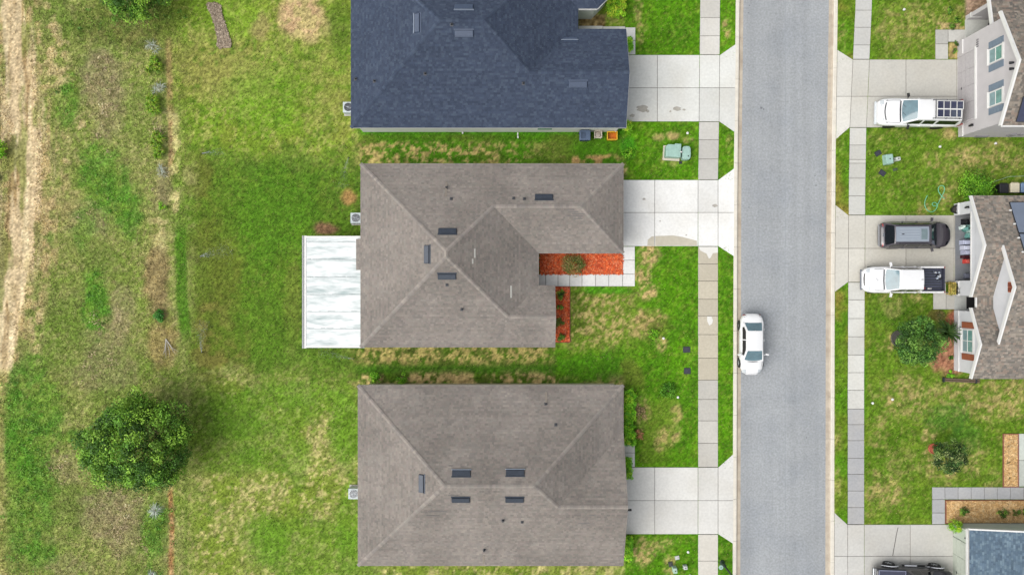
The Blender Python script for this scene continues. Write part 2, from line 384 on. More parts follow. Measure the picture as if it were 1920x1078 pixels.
# side yards and front lawns of the left row
side1 = sstep(660, 690, X + warpx * 30) * sstep(1180, 1165, X) * sstep(236, 242, Y) * sstep(330, 300, Y)
lay(side1, (78, 128, 24), (96, 122, 40), n_mid)
s1n = vnoise(X, Y, 7, 31, 2, .8)
lay(side1 * sstep(262, 272, Y) * sstep(1090, 900, X + warpx * 60) * speck(s1n + n_mid * .25 - .125, 0.44, 0.62) * .85, (194, 172, 112))
lay(ell(1110, 300, 60, 10) * speck(n_sm, .4, .6), (190, 156, 104)); lay(side1 * sstep(256, 250, Y) * .8, (74, 142, 26))
side2 = sstep(650, 690, X + warpx * 30) * sstep(1180, 1165, X) * sstep(648, 652, Y) * sstep(730, 720, Y)
lay(side2, (84, 118, 30), (96, 112, 46), n_sm)
lay(side2 * sstep(690, 672, Y + warpy * 16) * sstep(1070, 1000, X) * speck(s1n, 0.40, 0.62) * .85, (196, 178, 112))
lay(side2 * sstep(690, 702, Y + warpy * 16) * speck(n_mid * .5 + s1n * .5, 0.44, 0.56) * .9, (206, 180, 126))
lay(side2 * sstep(678, 690, Y) * sstep(706, 694, Y) * .7, (66, 116, 26))
front = sstep(1168, 1174, X) * sstep(1384, 1380, X)
frontB = np.maximum(front, sstep(1040, 1044, X) * sstep(1384, 1380, X) * sstep(534, 538, Y) * sstep(735, 690, Y + warpy * 20))
lay(frontB, (88, 142, 20), (78, 128, 22), n_mid); lay(frontB * speck(n_sm, 0.52, 0.72) * .45, (112, 154, 36))
lay(frontB * speck(n_straw2, 0.56, 0.72) * .3, (150, 160, 70)); lay(frontB * speck(n_fi, 0.58, 0.74) * .3, (62, 108, 16))
b_dry = rect(1066, 1180, 545, 645, 20) * speck(n_straw * .75 + n_mid * .25, 0.47, 0.60)
lay(rect(1040, 1200, 540, 650, 24) * .55, (122, 132, 56)); lay(b_dry * .85, (190, 172, 112))
for cx, cy, rx, ry, a in ((1218, 482, 18, 22, .8), (1205, 518, 18, 16, .8), (1215, 550, 20, 16, .85), (1218, 594, 30, 14, .8), (1205, 612, 24, 20, .7), (1238, 645, 10, 14, .6),
                          (1205, 1030, 20, 24, .7), (1240, 1018, 30, 14, .4), (1255, 815, 26, 18, .8), (1240, 830, 14, 14, .6), (1268, 780, 12, 18, .6), (1203, 765, 14, 30, .6),
                          (1196, 15, 8, 30, .4), (1203, 50, 12, 10, .5), (1200, 72, 8, 12, .4), (1262, 253, 12, 8, .7), (1232, 258, 10, 7, .6), (1290, 262, 10, 6, .5), (1260, 300, 30, 10, .3),
                          (1362, 60, 8, 20, .7), (1365, 268, 5, 20, .3), (1173, 325, 5, 14, .8), (1255, 1060, 12, 20, .5)):
    lay(ell(cx, cy, rx, ry) * a * (0.2 + 1.0 * speck(n_straw, .42, .60)), (198, 174, 118))
lay(ell(1120, 690, 90, 30) * .6, (70, 124, 24)); lay(ell(1130, 545, 50, 6) * .8, (80, 150, 24)); lay(ell(1222, 610, 30, 26) * .4, (110, 104, 50))
lay(ell(1185, 700, 20, 30) * .6, (120, 128, 52)); lay(ell(1235, 800, 40, 60) * .35, (134, 148, 58)); lay(ell(1180, 280, 16, 20) * .7, (62, 138, 30))
lay(rect(1085, 1135, 28, 54, 3, 4), (170, 150, 104), (120, 100, 62), s1n)
# right-hand lawns
right = sstep(1563, 1567, X - (kerb_r(Y) - 1564))
lay(right, (98, 132, 34), (86, 122, 28), n_mid); lay(right * speck(n_sm, 0.52, 0.7) * .5, (120, 142, 48)); lay(right * speck(n_straw2 * .7 + n_mid * .3, 0.54, 0.70) * .45, (160, 158, 88))
lay(right * sstep(1628, 1621, X - (walk_r1(Y) - 1619)) * .75, (84, 136, 22), (104, 130, 34), n_mid)
lay(right * (sstep(1640, 1600, X)) * sstep(0.55, .68, n_b2) * .7, (150, 132, 66))
rdry = vnoise(X, Y, 10, 51, 3) * .6 + vnoise(X, Y, 40, 52, 3) * .4
for cx, cy, rx, ry, a in ((1700, 50, 60, 45, .6), (1780, 30, 30, 20, .7), (1870, 300, 60, 30, .8), (1800, 300, 40, 26, .7), (1745, 300, 22, 14, .85), (1640, 260, 16, 8, .7), (1775, 250, 14, 12, 1.0), (1806, 290, 20, 10, .7),
                          (1665, 570, 24, 24, .7), (1710, 556, 16, 10, .9), (1730, 390, 12, 16, .8), (1770, 380, 14, 24, .9), (1780, 345, 20, 14, .7), (1690, 730, 50, 24, .75), (1720, 760, 60, 24, .75), (1800, 730, 70, 18, .8),
                          (1890, 740, 50, 30, .85), (1840, 770, 60, 20, .7), (1650, 790, 12, 16, .7), (1640, 820, 8, 14, .9), (1660, 920, 36, 30, .85), (1670, 935, 16, 8, 1.0), (1640, 890, 10, 12, .8), (1630, 960, 14, 10, .6), (1690, 870, 30, 30, .4),
                          (1770, 880, 34, 26, 1.0), (1740, 815, 14, 16, .9), (1745, 850, 12, 14, .9), (1820, 860, 26, 36, .7), (1860, 900, 20, 20, .5), (1668, 640, 10, 18, .9), (1750, 660, 40, 20, .5), (1576, 70, 8, 20, .6), (1578, 280, 6, 14, .5), (1572, 820, 8, 20, .7), (1570, 910, 6, 30, .5), (1575, 1000, 6, 10, .5)):
    lay(ell(cx, cy, rx, ry) * a * .8 * (0.12 + speck(rdry * .4 + n_straw * .6, 0.45, 0.62)), (192, 172, 116), (170, 158, 96), n_fi)
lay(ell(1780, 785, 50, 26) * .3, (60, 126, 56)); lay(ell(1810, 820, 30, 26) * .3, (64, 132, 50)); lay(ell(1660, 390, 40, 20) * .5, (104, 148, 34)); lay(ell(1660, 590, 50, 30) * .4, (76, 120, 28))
lay(ell(1772, 662, 30, 36, .5), (184, 138, 106), (160, 110, 86), n_fi); lay(ell(1785, 600, 14, 24, .5), (168, 104, 80)); lay(ell(1755, 590, 14, 12) * .7, (120, 104, 60))
lay(rect(1808, 1870, -60, 34, 4, 4), (190, 164, 140), (164, 138, 116), s1n); lay(rect(1752, 1808, 45, 57, 2, 5) * speck(s1n, .4, .5), (190, 170, 118)); lay(rect(1778, 1796, 80, 110, 2, 3), (188, 168, 110))
far = sstep(60, 300, np.maximum(np.abs(X - 960) - 1000, np.abs(Y - 539) - 580))
lay(far, (112, 128, 56), (126, 130, 72), vnoise(X, Y, 900, 61, 4))

hard = np.zeros(X.shape, bool)
def hardrect(x0, x1, y0, y1, d=4): return (X > x0 + d) & (X < x1 - d) & (Y > y0 + d) & (Y < y1 - d)
for r in DRIVES: hard |= hardrect(*r)
kl, kr = kerb_l(Y), kerb_r(Y)
road_mask = (X > kl + 4) & (X < kr - 4)
hard |= (X > walk_l0(Y) + 4) & (X < walk_l1(Y) - 4) | (X > walk_r0(Y) + 4) & (X < walk_r1(Y) - 4)
aprons = np.zeros(X.shape, bool)
for y0, y1, side in ((84, 249, 0), (316, 481, 0), (850, 1018, 0), (95, 262, 1), (385, 547, 1), (960, 1140, 1)):
    if side == 0: aprons |= (X > walk_l1(Y) - 6) & (X < kl + 8) & (Y > y0 + 26) & (Y < y1 - 24)
    else: aprons |= (X > kr - 8) & (X < walk_r0(Y) + 6) & (Y > y0 + 24) & (Y < y1 - 26)
hard |= aprons
fieldness = sstep(350, 320, X)
WZ = 0.10 + (n_mid - 0.5) * 0.03 + fieldness * ((n_big - 0.5) * 0.35 + (n_mid - 0.5) * 0.12 + (n_sm - 0.5) * 0.06)
WZ += 0.12 * sstep(1.0, 0.3, np.abs(X - 293) / 24) * sstep(60, 110, Y)
WZ -= 0.10 * sstep(1.2, 0.4, dt) * fieldness
WZ = np.where(far > 0.5, 0.05, WZ)
WZ = np.where(hard, 0.0, WZ); WZ = np.where(road_mask, -0.09, WZ)
grain = 1 + (RNG.random(X.shape) - .5) * .62 * np.where(far > .3, 0, 1) + (vnoise(X, Y, 5.0, 81, 2, .8) - .5) * .5
gcol = np.clip(GC * grain[..., None] / EXPO * 1.04, 0.002, 0.8)
ni, nj = WX.shape
verts = np.stack([WX, WY, WZ], -1).reshape(-1, 3)
idx = np.arange(ni * nj).reshape(ni, nj)
faces = np.stack([idx[:-1, :-1], idx[1:, :-1], idx[1:, 1:], idx[:-1, 1:]], -1).reshape(-1, 4)
ground = np_mesh('ground', verts, faces, M_ground, cols=gcol.reshape(-1, 3), smooth=True)
T(ground, 'grass lawns and rough sandy field sheet around the houses', 'ground', kind='structure')

def ground_at(x, y):
    i = int(np.clip(np.searchsorted(gx, x), 0, ni - 1)); j = int(np.clip(np.searchsorted(gy, y), 0, nj - 1))
    return float(WZ[i, j])

# grass: thousands of leaning blades over the same sheet
HOUSE_PX = [(690, 1172, -80, 248), (690, 1160, 318, 470), (690, 1035, 318, 645), (572, 690, 448, 650), (682, 1160, 730, 1050), (1797, 1930, 40, 260), (1790, 1930, 380, 700), (1792, 1930, 978, 1100)]
def scatter(n, x0, x1, y0, y1):
    px = RNG.uniform(x0, x1, n); py = RNG.uniform(y0, y1, n)
    i = np.clip(np.searchsorted(gx, (px - 960) * S), 0, ni - 1); j = np.clip(np.searchsorted(gy, (539 - py) * S), 0, nj - 1)
    keep = ~hard[i, j] & ~road_mask[i, j]
    for a, b, c, d in HOUSE_PX + [(a - 4, b + 4, c - 4, d + 4) for a, b, c, d in BEDS + DRIVES]: keep &= ~((px > a) & (px < b) & (py > c) & (py < d))
    for f0, f1, d in ((kerb_l, kerb_r, 3), (walk_l0, walk_l1, 3), (walk_r0, walk_r1, 3)): keep &= ~((px > f0(py) - d) & (px < f1(py) + d))
    return px[keep], py[keep], i[keep], j[keep]
def blades(name, px, py, i, j, h0, h1, w0, w1, lean, label, per=2, bright=(0.7, 1.35), fade=None, straw=.6):
    px = np.repeat(px, per); py = np.repeat(py, per); i = np.repeat(i, per); j = np.repeat(j, per); n = len(px)
    x = (px - 960) * S + RNG.normal(0, .02, n); y = (539 - py) * S + RNG.normal(0, .02, n); z = WZ[i, j] - 0.01
    a = RNG.uniform(0, 2 * np.pi, n); h = RNG.uniform(h0, h1, n) * (1 if fade is None else fade(px)); w = RNG.uniform(w0, w1, n); l = RNG.uniform(0.3, 1.0, n) * lean * h
    ca, sa = np.cos(a), np.sin(a)
    v = np.zeros((n, 3, 3), np.float32)
    v[:, 0] = np.stack([x - sa * w, y + ca * w, z], -1); v[:, 1] = np.stack([x + sa * w, y - ca * w, z], -1)
    v[:, 2] = np.stack([x + ca * l, y + sa * l, z + h], -1)
    c = gcol[i, j] * RNG.uniform(*bright, n)[:, None]
    sw = (RNG.random(n) ** 6 * straw)[:, None]; c = c * (1 - sw) + np.array(C(214, 200, 142)) * sw
    o = np_mesh(name, v.reshape(-1, 3), np.arange(n * 3).reshape(-1, 3), M_tuft, cols=np.repeat(np.clip(c, 0, .8), 3, 0))
    return T(o, label, 'grass', kind='stuff')
q = scatter(100000, 335, 1925, -5, 1085)
blades('lawn_grass', *q, 0.03, 0.075, 0.022, 0.055, 1.5, 'short mown grass of the house lawns', bright=(0.6, 1.9))
q = scatter(80000, -6, 400, -6, 1085)
kp = RNG.random(len(q[0])) < np.interp(q[0], [310, 400], [1, .1]); q = tuple(a[kp] for a in q)
on_track = (np.abs(q[0] - np.interp(q[1], [0, 260, 460, 680, 800], [22, 48, 38, 4, -30])) < 24) & (q[1] < 700) & (RNG.random(len(q[0])) < .9)
q = tuple(a[~on_track] for a in q)
blades('field_grass', *q, 0.04, 0.13, 0.02, 0.05, 1.4, 'rough weedy grass of the open field beside the sandy track', straw=.6, bright=(0.85, 2.3), fade=lambda p: np.interp(p, [300, 390], [1, .4]))

# ------------------------------------------------------------------ road, kerbs, pavements, driveways
ys = np.arange(-700, 1801, 50)
b = MB()
n = len(ys)
b.add([(*G(road_l(y) - 1, y), 0.0) for y in ys] + [(*G((road_l(y) + road_r(y)) / 2, y), 0.035) for y in ys] + [(*G(road_r(y) + 1, y), 0.0) for y in ys],
      [(i + 1, n + i + 1, n + i, i)[::-1] for i in range(n - 1)] + [(n + i + 1, 2 * n + i + 1, 2 * n + i, n + i)[::-1] for i in range(n - 1)])
road = T(b.build('road', M_asph, smooth=True), 'grey asphalt street between the two rows of houses', 'road', kind='structure')
# tar seams and small oil spots on the asphalt
M_seam = mat('tar_seam', C(150, 156, 163), rough=0.8, var=0.1, scale=2); M_oil = mat('oil_spot', C(118, 122, 128), rough=0.6, var=0.3, scale=12)
def rz_(px): return 0.035 * (1 - abs((px - 1470) / 79.0))
for px in (1472.0,):
    sb = MB()
    pts = [(px + (RNG.random() - .5) * 1.0, y) for y in np.arange(-60, 1140, 14)]
    for (a0, a1), (c0, c1) in zip(pts[:-1], pts[1:]):
        sb.poly([(*G(a0 - .35, a1), rz_(a0) + .004), (*G(c0 - .35, c1), rz_(c0) + .004), (*G(c0 + .35, c1), rz_(c0) + .004), (*G(a0 + .35, a1), rz_(a0) + .004)])
    sb.build('paving_seam', M_seam, road)
for px, py, r in ((1405, 11, 1.4), (1403, 25, 1.6), (1427, 203, 2.6), (1432, 205, 1.8), (1404, 389, 1.5), (1528, 330, 1.3), (1530, 348, 1.4), (1490, 128, 1.0), (1425, 640, 2.2), (1539, 1031, 1.2), (1460, 500, 1.0), (1512, 820, 1.2)):
    sb = MB(); sb.poly([(*G(px + r * math.cos(t) * random.uniform(.6, 1.2), py - r * math.sin(t) * random.uniform(.6, 1.2)), rz_(px) + .005) for t in np.linspace(0, 2 * math.pi, 10)[:-1]])
    sb.build('oil_spot', M_oil, road)

def kerb(name, road_e, sgn, joints, label):
    """rolled kerb: back, slope and gutter pan; every cast section is a piece"""
    root = MB()
    yy = np.arange(-700, 1801, 50)
    A = [(*G(road_e(y) - sgn * 13, y), -0.03) for y in yy]; B_ = [(*G(road_e(y) - sgn * 1, y), -0.03) for y in yy]; n = len(yy)
    f = [(i, i + 1, n + i + 1, n + i) for i in range(n - 1)]
    root.add(A + B_, f if sgn < 0 else [q[::-1] for q in f])
    o = T(root.build(name, M_joint), label, 'kerb', kind='structure')
    # offset from the road edge (px, away from the road), height
    prof = [(14.6, -0.05), (14.6, 0.125), (9.5, 0.13), (7.6, 0.115), (5.6, 0.02), (-0.5, 0.008), (-0.5, -0.05)]
    for y0, y1 in zip(joints[:-1], joints[1:]):
        mb = MB(); ring = []
        for y in (y0 + .2, y1 - .2):
            ring.append([(*G(road_e(y) - sgn * d, y), z) for d, z in prof])
        k = len(prof)
        for i in range(k - 1):
            q = [ring[0][i], ring[0][i + 1], ring[1][i + 1], ring[1][i]]
            mb.poly(q if sgn < 0 else q[::-1], 0 if i < 3 else 1)
        mb.poly(ring[0] if sgn > 0 else ring[0][::-1], 0); mb.poly(ring[1][::-1] if sgn > 0 else ring[1], 0)
        mb.build('kerb_section', [M_kerb, M_gutter], o)
    return o
kerb('kerb', road_l, 1, list(np.arange(-400, 1500, 78.5)), 'rolled concrete kerb and gutter along the left row lawns')
kerb('kerb', road_r, -1, list(np.arange(-410, 1500, 77.0)), 'rolled concrete kerb and gutter beside the parked pickup driveway')

def paving(name, label, slabs, cat='pavement', z=0.13, gap=0.9, bed=True, parent=None):
    """slabs: list of (quad px corners, colour)"""
    o = empty(name, (0, 0, 0), label=label, cat=cat, kind='structure')
    bm_ = MB()
    for quad, c in slabs:
        pts = [G(*p) for p in quad]
        bm_.poly([(x, y, z - 0.03) for x, y in pts][::-1])
        cx = sum(p[0] for p in quad) / len(quad); cy = sum(p[1] for p in quad) / len(quad); sh = []
        for i, (x, y) in enumerate(quad):
            dx, dy = cx - x, cy - y; sh.append((x + math.copysign(min(gap / 2, abs(dx)), dx), y + math.copysign(min(gap / 2, abs(dy)), dy)))
        mb = MB(); g_ = [G(*p) for p in sh][::-1]
        mb.prism(g_, 0.0, z + random.uniform(-.004, .004))
        f = random.uniform(0.96, 1.03)
        mb.build('slab', M_conc, o, color=C(*[v * f for v in c]))
    j = bm_.build('joint_bed', M_joint, o)
    return o
def rq(x0, x1, y0, y1): return [(x0, y0), (x1, y0), (x1, y1), (x0, y1)]
def wq(f0, f1, y0, y1): return [(f0(y0), y0), (f1(y0), y0), (f1(y1), y1), (f0(y1), y1)]
WH = (244, 244, 241); A_ = (230, 231, 226); SW = (221, 219, 212); DAMP = (202, 194, 175); RW = (214, 214, 208); NEW = (184, 185, 187); RD = (212, 210, 202)
def wl(yl, c): return [(wq(walk_l0, walk_l1, a, b), c) for a, b in zip(yl[:-1], yl[1:])]
def wr(yl, c): return [(wq(walk_r0, walk_r1, a, b), c) for a, b in zip(yl[:-1], yl[1:])]
paving('sidewalk', 'pale concrete sidewalk passing the blue-grey roofed house', wl([-190, -150, -110, -72, -36, 0, 35, 69, 104], SW))
paving('sidewalk', 'short concrete sidewalk beside the green utility boxes', wl([229.5, 263, 299, 337.5], (206, 204, 198)))
swB = paving('sidewalk', 'damp beige sidewalk beside the lawn with black meter lids', wl([462.5, 495, 527, 561, 592, 627, 671, 712], DAMP) + wl([712, 748, 788, 830, 874.5], (208, 205, 197)))
paving('sidewalk', 'concrete sidewalk beyond the driveway near the lamp post', wl([1000.5, 1050, 1092, 1132, 1172, 1212], (222, 218, 208)))
paving('sidewalk', 'grey concrete sidewalk above the white estate car driveway', wr([-120, -86, -50, -14, 21, 53, 86, 112.5], (206, 206, 202)))
paving('sidewalk', 'grey concrete sidewalk between the two facing driveways', wr([240.5, 273, 300, 307, 335, 368, 403.5], RW))
paving('sidewalk', 'sidewalk with darker newer slabs beside the small tree lawn', wr([529.5, 562, 597, 631, 665, 698, 731, 766], (220, 220, 214)) + wr([766, 795, 825, 858, 888, 919, 950, 981.5], NEW))
def drive_l(label, y0, y1, ym, xh, xj, c, f0, f1, c2=None):
    k = kerb_l; sl = []
    for a, b in ((y0, ym), (ym, y1)):
        sl += [(rq(xh, xj, a, b), c), ([(xj, a), (walk_l0(a), a), (walk_l0(b), b), (xj, b)], c), (wq(walk_l0, walk_l1, a, b), c2 or c)]
    sl += [([(walk_l1(y0), y0), (k(f0), f0), (k(ym), ym), (walk_l1(ym), ym)], c), ([(walk_l1(ym), ym), (k(ym), ym), (k(f1), f1), (walk_l1(y1), y1)], c)]
    return paving('driveway', label, sl, 'driveway')
drA = drive_l('concrete driveway with brown oil stains beside blue-grey roof', 104.5, 229, 166, 1150, 1232, A_, 84, 249)
drB = drive_l('bright white concrete driveway with a damp patch at its edge', 338, 462, 399, 1150, 1227, WH, 316, 481)
drC = drive_l('clean white concrete driveway below the hedge', 875, 1000, 937, 1150, 1227, (235, 234, 229), 850, 1018)
def drive_r(label, y0, y1, ym, xj, xh, c, f0, f1, ext=()):
    k = kerb_r; sl = []
    for a, b in ((y0, ym), (ym, y1)):
        sl += [([(walk_r1(a), a), (xj, a), (xj, b), (walk_r1(b), b)], c), (rq(xj, xh, a, b), c), (wq(walk_r0, walk_r1, a, b), tuple(v + 8 for v in c)), (rq(xh, xh + 8, a, b), c)]
    sl += [([(k(f0), f0), (walk_r0(y0), y0), (walk_r0(ym), ym), (k(ym), ym)], tuple(v + 12 for v in c)), ([(k(ym), ym), (walk_r0(ym), ym), (walk_r0(y1), y1), (k(f1), f1)], tuple(v + 12 for v in c))]
    return paving('driveway', label, sl + list(ext), 'driveway')
drD = drive_r('concrete driveway under the white estate car', 113, 240, 182, 1697, 1792, RD, 95, 262)
drE = drive_r('concrete driveway holding a dark people carrier and white pickup', 404, 529, 466, 1697, 1787, (209, 206, 196), 385, 547)
drG = drive_r('stained concrete driveway under the black truck', 982, 1110, 1041, 1705, 1788, (205, 204, 199), 960, 1130)
# stains that lie on the slabs
M_damp = mat('damp_concrete', C(203, 196, 178), rough=0.7, var=0.08, scale=3); M_oilc = mat('oil_stain', C(178, 168, 148), rough=0.8, var=0.2, scale=6, alpha=0.4); M_crack = mat('crack_fill', C(95, 92, 88), rough=0.95)
def stain(parent, pts, m, z=0.138, name='stain'):
    mb = MB(); p = [(*G(*q), z) for q in pts]; mb.poly(p[::-1]); return mb.build(name, m, parent)
stain(drB, [(1213, 461), (1214, 450), (1221, 444), (1226, 443), (1226, 461)], M_damp); stain(drB, [(1228, 461), (1228, 443), (1262, 442), (1280, 445), (1306, 452), (1306, 461)], M_damp)
def blob(cx, cy, rx, ry, n=16, j=.25): return [(cx + rx * math.cos(t) * random.uniform(1 - j, 1 + j), cy + ry * math.sin(t) * random.uniform(1 - j, 1 + j)) for t in np.linspace(0, 2 * math.pi, n + 1)[:-1]]
for a in ((1204, 205, 11, 6), (1185, 218, 5, 3), (1214, 210, 3, 3), (1268, 205, 8, 4), (1282, 207, 3, 2), (1256, 210, 2, 2)): stain(drA, blob(*a), M_oilc)
for a in ((1207, 374, 3, 2), (1339, 386, 5, 3), (1237, 415, 1.5, 1.5), (1286, 441, 1.5, 1.5)): stain(drB, blob(*a), M_oilc)
stain(swB, [(1309, 463), (1345, 463), (1345, 474), (1336, 475), (1331, 484), (1328, 485), (1324, 476), (1312, 470)], mat('dry_concrete', C(235, 234, 228), rough=.9, var=.04), 0.139, 'dry_patch')
stain(swB, [(1325, 593), (1333, 593), (1336, 600), (1334, 607), (1329, 610), (1325, 602)], MATS['dry_concrete'], 0.139, 'dry_patch')
cb = MB(); cp = [(1682, 987), (1679, 1000), (1677, 1012), (1674, 1028), (1672, 1040)]
for (a0, a1), (c0, c1) in zip(cp[:-1], cp[1:]): cb.poly([(*G(a0 - .6, a1), .139), (*G(c0 - .6, c1), .139), (*G(c0 + .6, c1), .139), (*G(a0 + .6, a1), .139)])
cb.build('crack', M_crack, drG)
# garden paths
paving('walkway', 'white slab path bending past the red mulch bed', [(rq(1167, 1190, 462.5, 488), WH), (rq(1167, 1190, 488, 514), WH), (rq(1000, 1023, 514, 537), WH), (rq(1023, 1046, 514, 537), WH), (rq(1046, 1068, 514, 537), WH), (rq(1068, 1091, 514, 537), WH),
       (rq(1091, 1116, 514, 537), WH), (rq(1116, 1141, 514, 537), WH), (rq(1141, 1167, 514, 537), WH), (rq(1167, 1190, 514, 537), WH)], 'path')
paving('walkway', 'narrow concrete path beside the blue-grey roofed garage', [(rq(1084, 1130, 50, 60), A_), (rq(1130, 1172, 51, 62), A_), (rq(1172, 1191, 53, 78), A_), (rq(1172, 1191, 78, 104), A_)], 'path')
paving('walkway', 'short concrete path stub between the hedge and round shrub', [(rq(1150, 1190, 832, 848), A_), (rq(1150, 1190, 848, 874.5), A_)], 'path')
paving('walkway', 'two-slab path to the porch beside the yellow planter', [(rq(1748, 1772, 548, 580), RD), (rq(1772, 1796, 548, 580), RD), (rq(1748, 1772, 530, 548), RD)], 'path')
paving('walkway', 'grey new concrete path around the golden gravel bed', [(rq(1746, 1770, 960, 981.5), NEW), (rq(1746, 1770, 935, 960), NEW), (rq(1746, 1770, 912, 935), NEW)] + [(rq(a, a + 24.5, 912, 935), NEW) for a in np.arange(1770, 1940, 24.5)], 'path')
paving('walkway', 'short grey path to the porch of the two-storey house', [(rq(1752, 1776, 57, 84), (198, 197, 192)), (rq(1752, 1776, 84, 112.5), (205, 204, 198)), (rq(1776, 1808, 57, 80), (204, 203, 198))], 'path')
paving('porch_slab', 'pale porch slab at the end of the golden bed', [(rq(1907, 1940, 812, 862), (205, 212, 204)), (rq(1907, 1940, 862, 911), (205, 212, 204))], 'path')

# mulch and gravel beds: a low mound plus loose chips
def bed(name, label, x0, x1, y0, y1, cols, nchips, seed, size=0.06, edge=None):
    r = np.random.default_rng(seed); mb = MB(); nx, ny = max(2, int((x1 - x0) / 5)), max(2, int((y1 - y0) / 5)); pts = []
    for i in range(nx + 1):
        row = []
        for j in range(ny + 1):
            px, py = x0 + (x1 - x0) * i / nx, y1 - (y1 - y0) * j / ny
            ed = min(i, nx - i, j, ny - j); row.append((*G(px, py), 0.12 if ed == 0 else 0.15 + r.uniform(-.012, .018)))
        pts.append(row)
    mb.grid(pts); mb.c = [cols[int(r.integers(len(cols)))] for _ in mb.f]
    o = T(mb.build(name, M_red, smooth=True), label, 'flower bed', kind='structure')
    n = nchips; ov = -1.0 if edge else 1.6; px = r.uniform(x0 - ov, x1 + ov, n); py = r.uniform(y0 - ov, y1 + ov, n); x = (px - 960) * S; y = (539 - py) * S
    a = r.uniform(0, 6.28, n); l = r.uniform(.5, 1.4, n) * size; w = l * r.uniform(.25, .6, n); z = r.uniform(.15, .185, n); t = r.uniform(-.02, .02, n)
    v = np.zeros((n, 4, 3)); ca, sa = np.cos(a), np.sin(a)
    for k, (p, q_) in enumerate(((-1, -1), (1, -1), (1, 1), (-1, 1))):
        v[:, k] = np.stack([x + ca * l * p - sa * w * q_, y + sa * l * p + ca * w * q_, z + t * p], -1)
    c = np.array(cols)[r.integers(len(cols), size=n)] * r.uniform(.6, 1.3, n)[:, None]
    ch = np_mesh('mulch_chips', v.reshape(-1, 3), np.arange(4 * n).reshape(-1, 4), M_red, o, np.repeat(np.clip(c, 0, .8), 4, 0)); ch['kind'] = 'stuff'
    if edge:
        for (a0, b0, a1, b1) in ((x0 - 1, y0 - 1, x1 + 1, y0), (x0 - 1, y1, x1 + 1, y1 + 1), (x0 - 1, y0, x0, y1), (x1, y0, x1 + 1, y1)):
            eb = MB(); g0 = G(a0, b1); g1 = G(a1, b0); eb.box(((g0[0] + g1[0]) / 2, (g0[1] + g1[1]) / 2, .12), (g1[0] - g0[0], g1[1] - g0[1], .16)); eb.build('edging', edge, o)
    return o
M_edge = mat('bed_edging', C(150, 92, 78), rough=.9, var=.2, scale=5)
RED = [C(240, 108, 52), C(228, 92, 42), C(246, 128, 76), C(204, 76, 40), C(236, 138, 96)]
GOLD = [C(232, 192, 134), C(222, 178, 116), C(240, 206, 152), C(206, 164, 108)]
bed('mulch_bed', 'long orange-red mulch bed under the taupe garage eave', 1013, 1166.5, 474, 513.5, RED, 2600, 1)
bed('mulch_bed', 'narrow orange-red mulch bed with four small shrubs', 1040, 1068, 538, 641, RED, 1500, 2, edge=M_edge)
bed('gravel_bed', 'golden gravel bed with three shrubs along the pale house', 1771.5, 1930, 937, 979, GOLD, 2600, 3, .045, edge=M_edge)
bed('gravel_bed', 'golden gravel bed with dark plant stubs next to the porch slab', 1879, 1906, 813, 911, GOLD, 1500, 4, .045, edge=M_edge)

# ------------------------------------------------------------------ roofs
def pt_in(poly, x, y):
    c = False; j = len(poly) - 1
    for i in range(len(poly)):
        xi, yi = poly[i]; xj, yj = poly[j]
        if (yi > y) != (yj > y) and x < (xj - xi) * (y - yi) / (yj - yi) + xi: c = not c
        j = i
    return c
def clip_half(poly, a, b, c):     # keep a*x+b*y<=c
    out = []
    for i in range(len(poly)):
        p, q = poly[i], poly[(i + 1) % len(poly)]; dp = a * p[0] + b * p[1] - c; dq = a * q[0] + b * q[1] - c
        if dp <= 0: out.append(p)
        if dp * dq < 0:
            t = dp / (dp - dq); out.append((p[0] + (q[0] - p[0]) * t, p[1] + (q[1] - p[1]) * t))
    return out
class Plane:
    def __init__(s, pts):
        s.p = [Vector(p) for p in pts]; n = Vector((0, 0, 0))
        for i in range(len(s.p)):
            a, b = s.p[i], s.p[(i + 1) % len(s.p)]; n += a.cross(b)
        n.normalize()
        if n.z < 0: n = -n; s.p.reverse()
        s.n = n; h = Vector((-n.x, -n.y, 0))
        s.h = h.normalized() if h.length > 1e-4 else Vector((1, 0, 0))
        s.up = (s.h - n * s.h.dot(n)).normalized(); s.u = s.up.cross(n); s.o = s.p[0]
    def z(s, x, y): return s.o.z - (s.n.x * (x - s.o.x) + s.n.y * (y - s.o.y)) / s.n.z
    def hit(s, px, py):     # where the line of sight through a photo pixel meets this roof plane
        o = Vector((0, 0, CAMH)); d = Vector((*G(px, py), 0)) - o; t = s.n.dot(s.o - o) / s.n.dot(d); return o + d * t

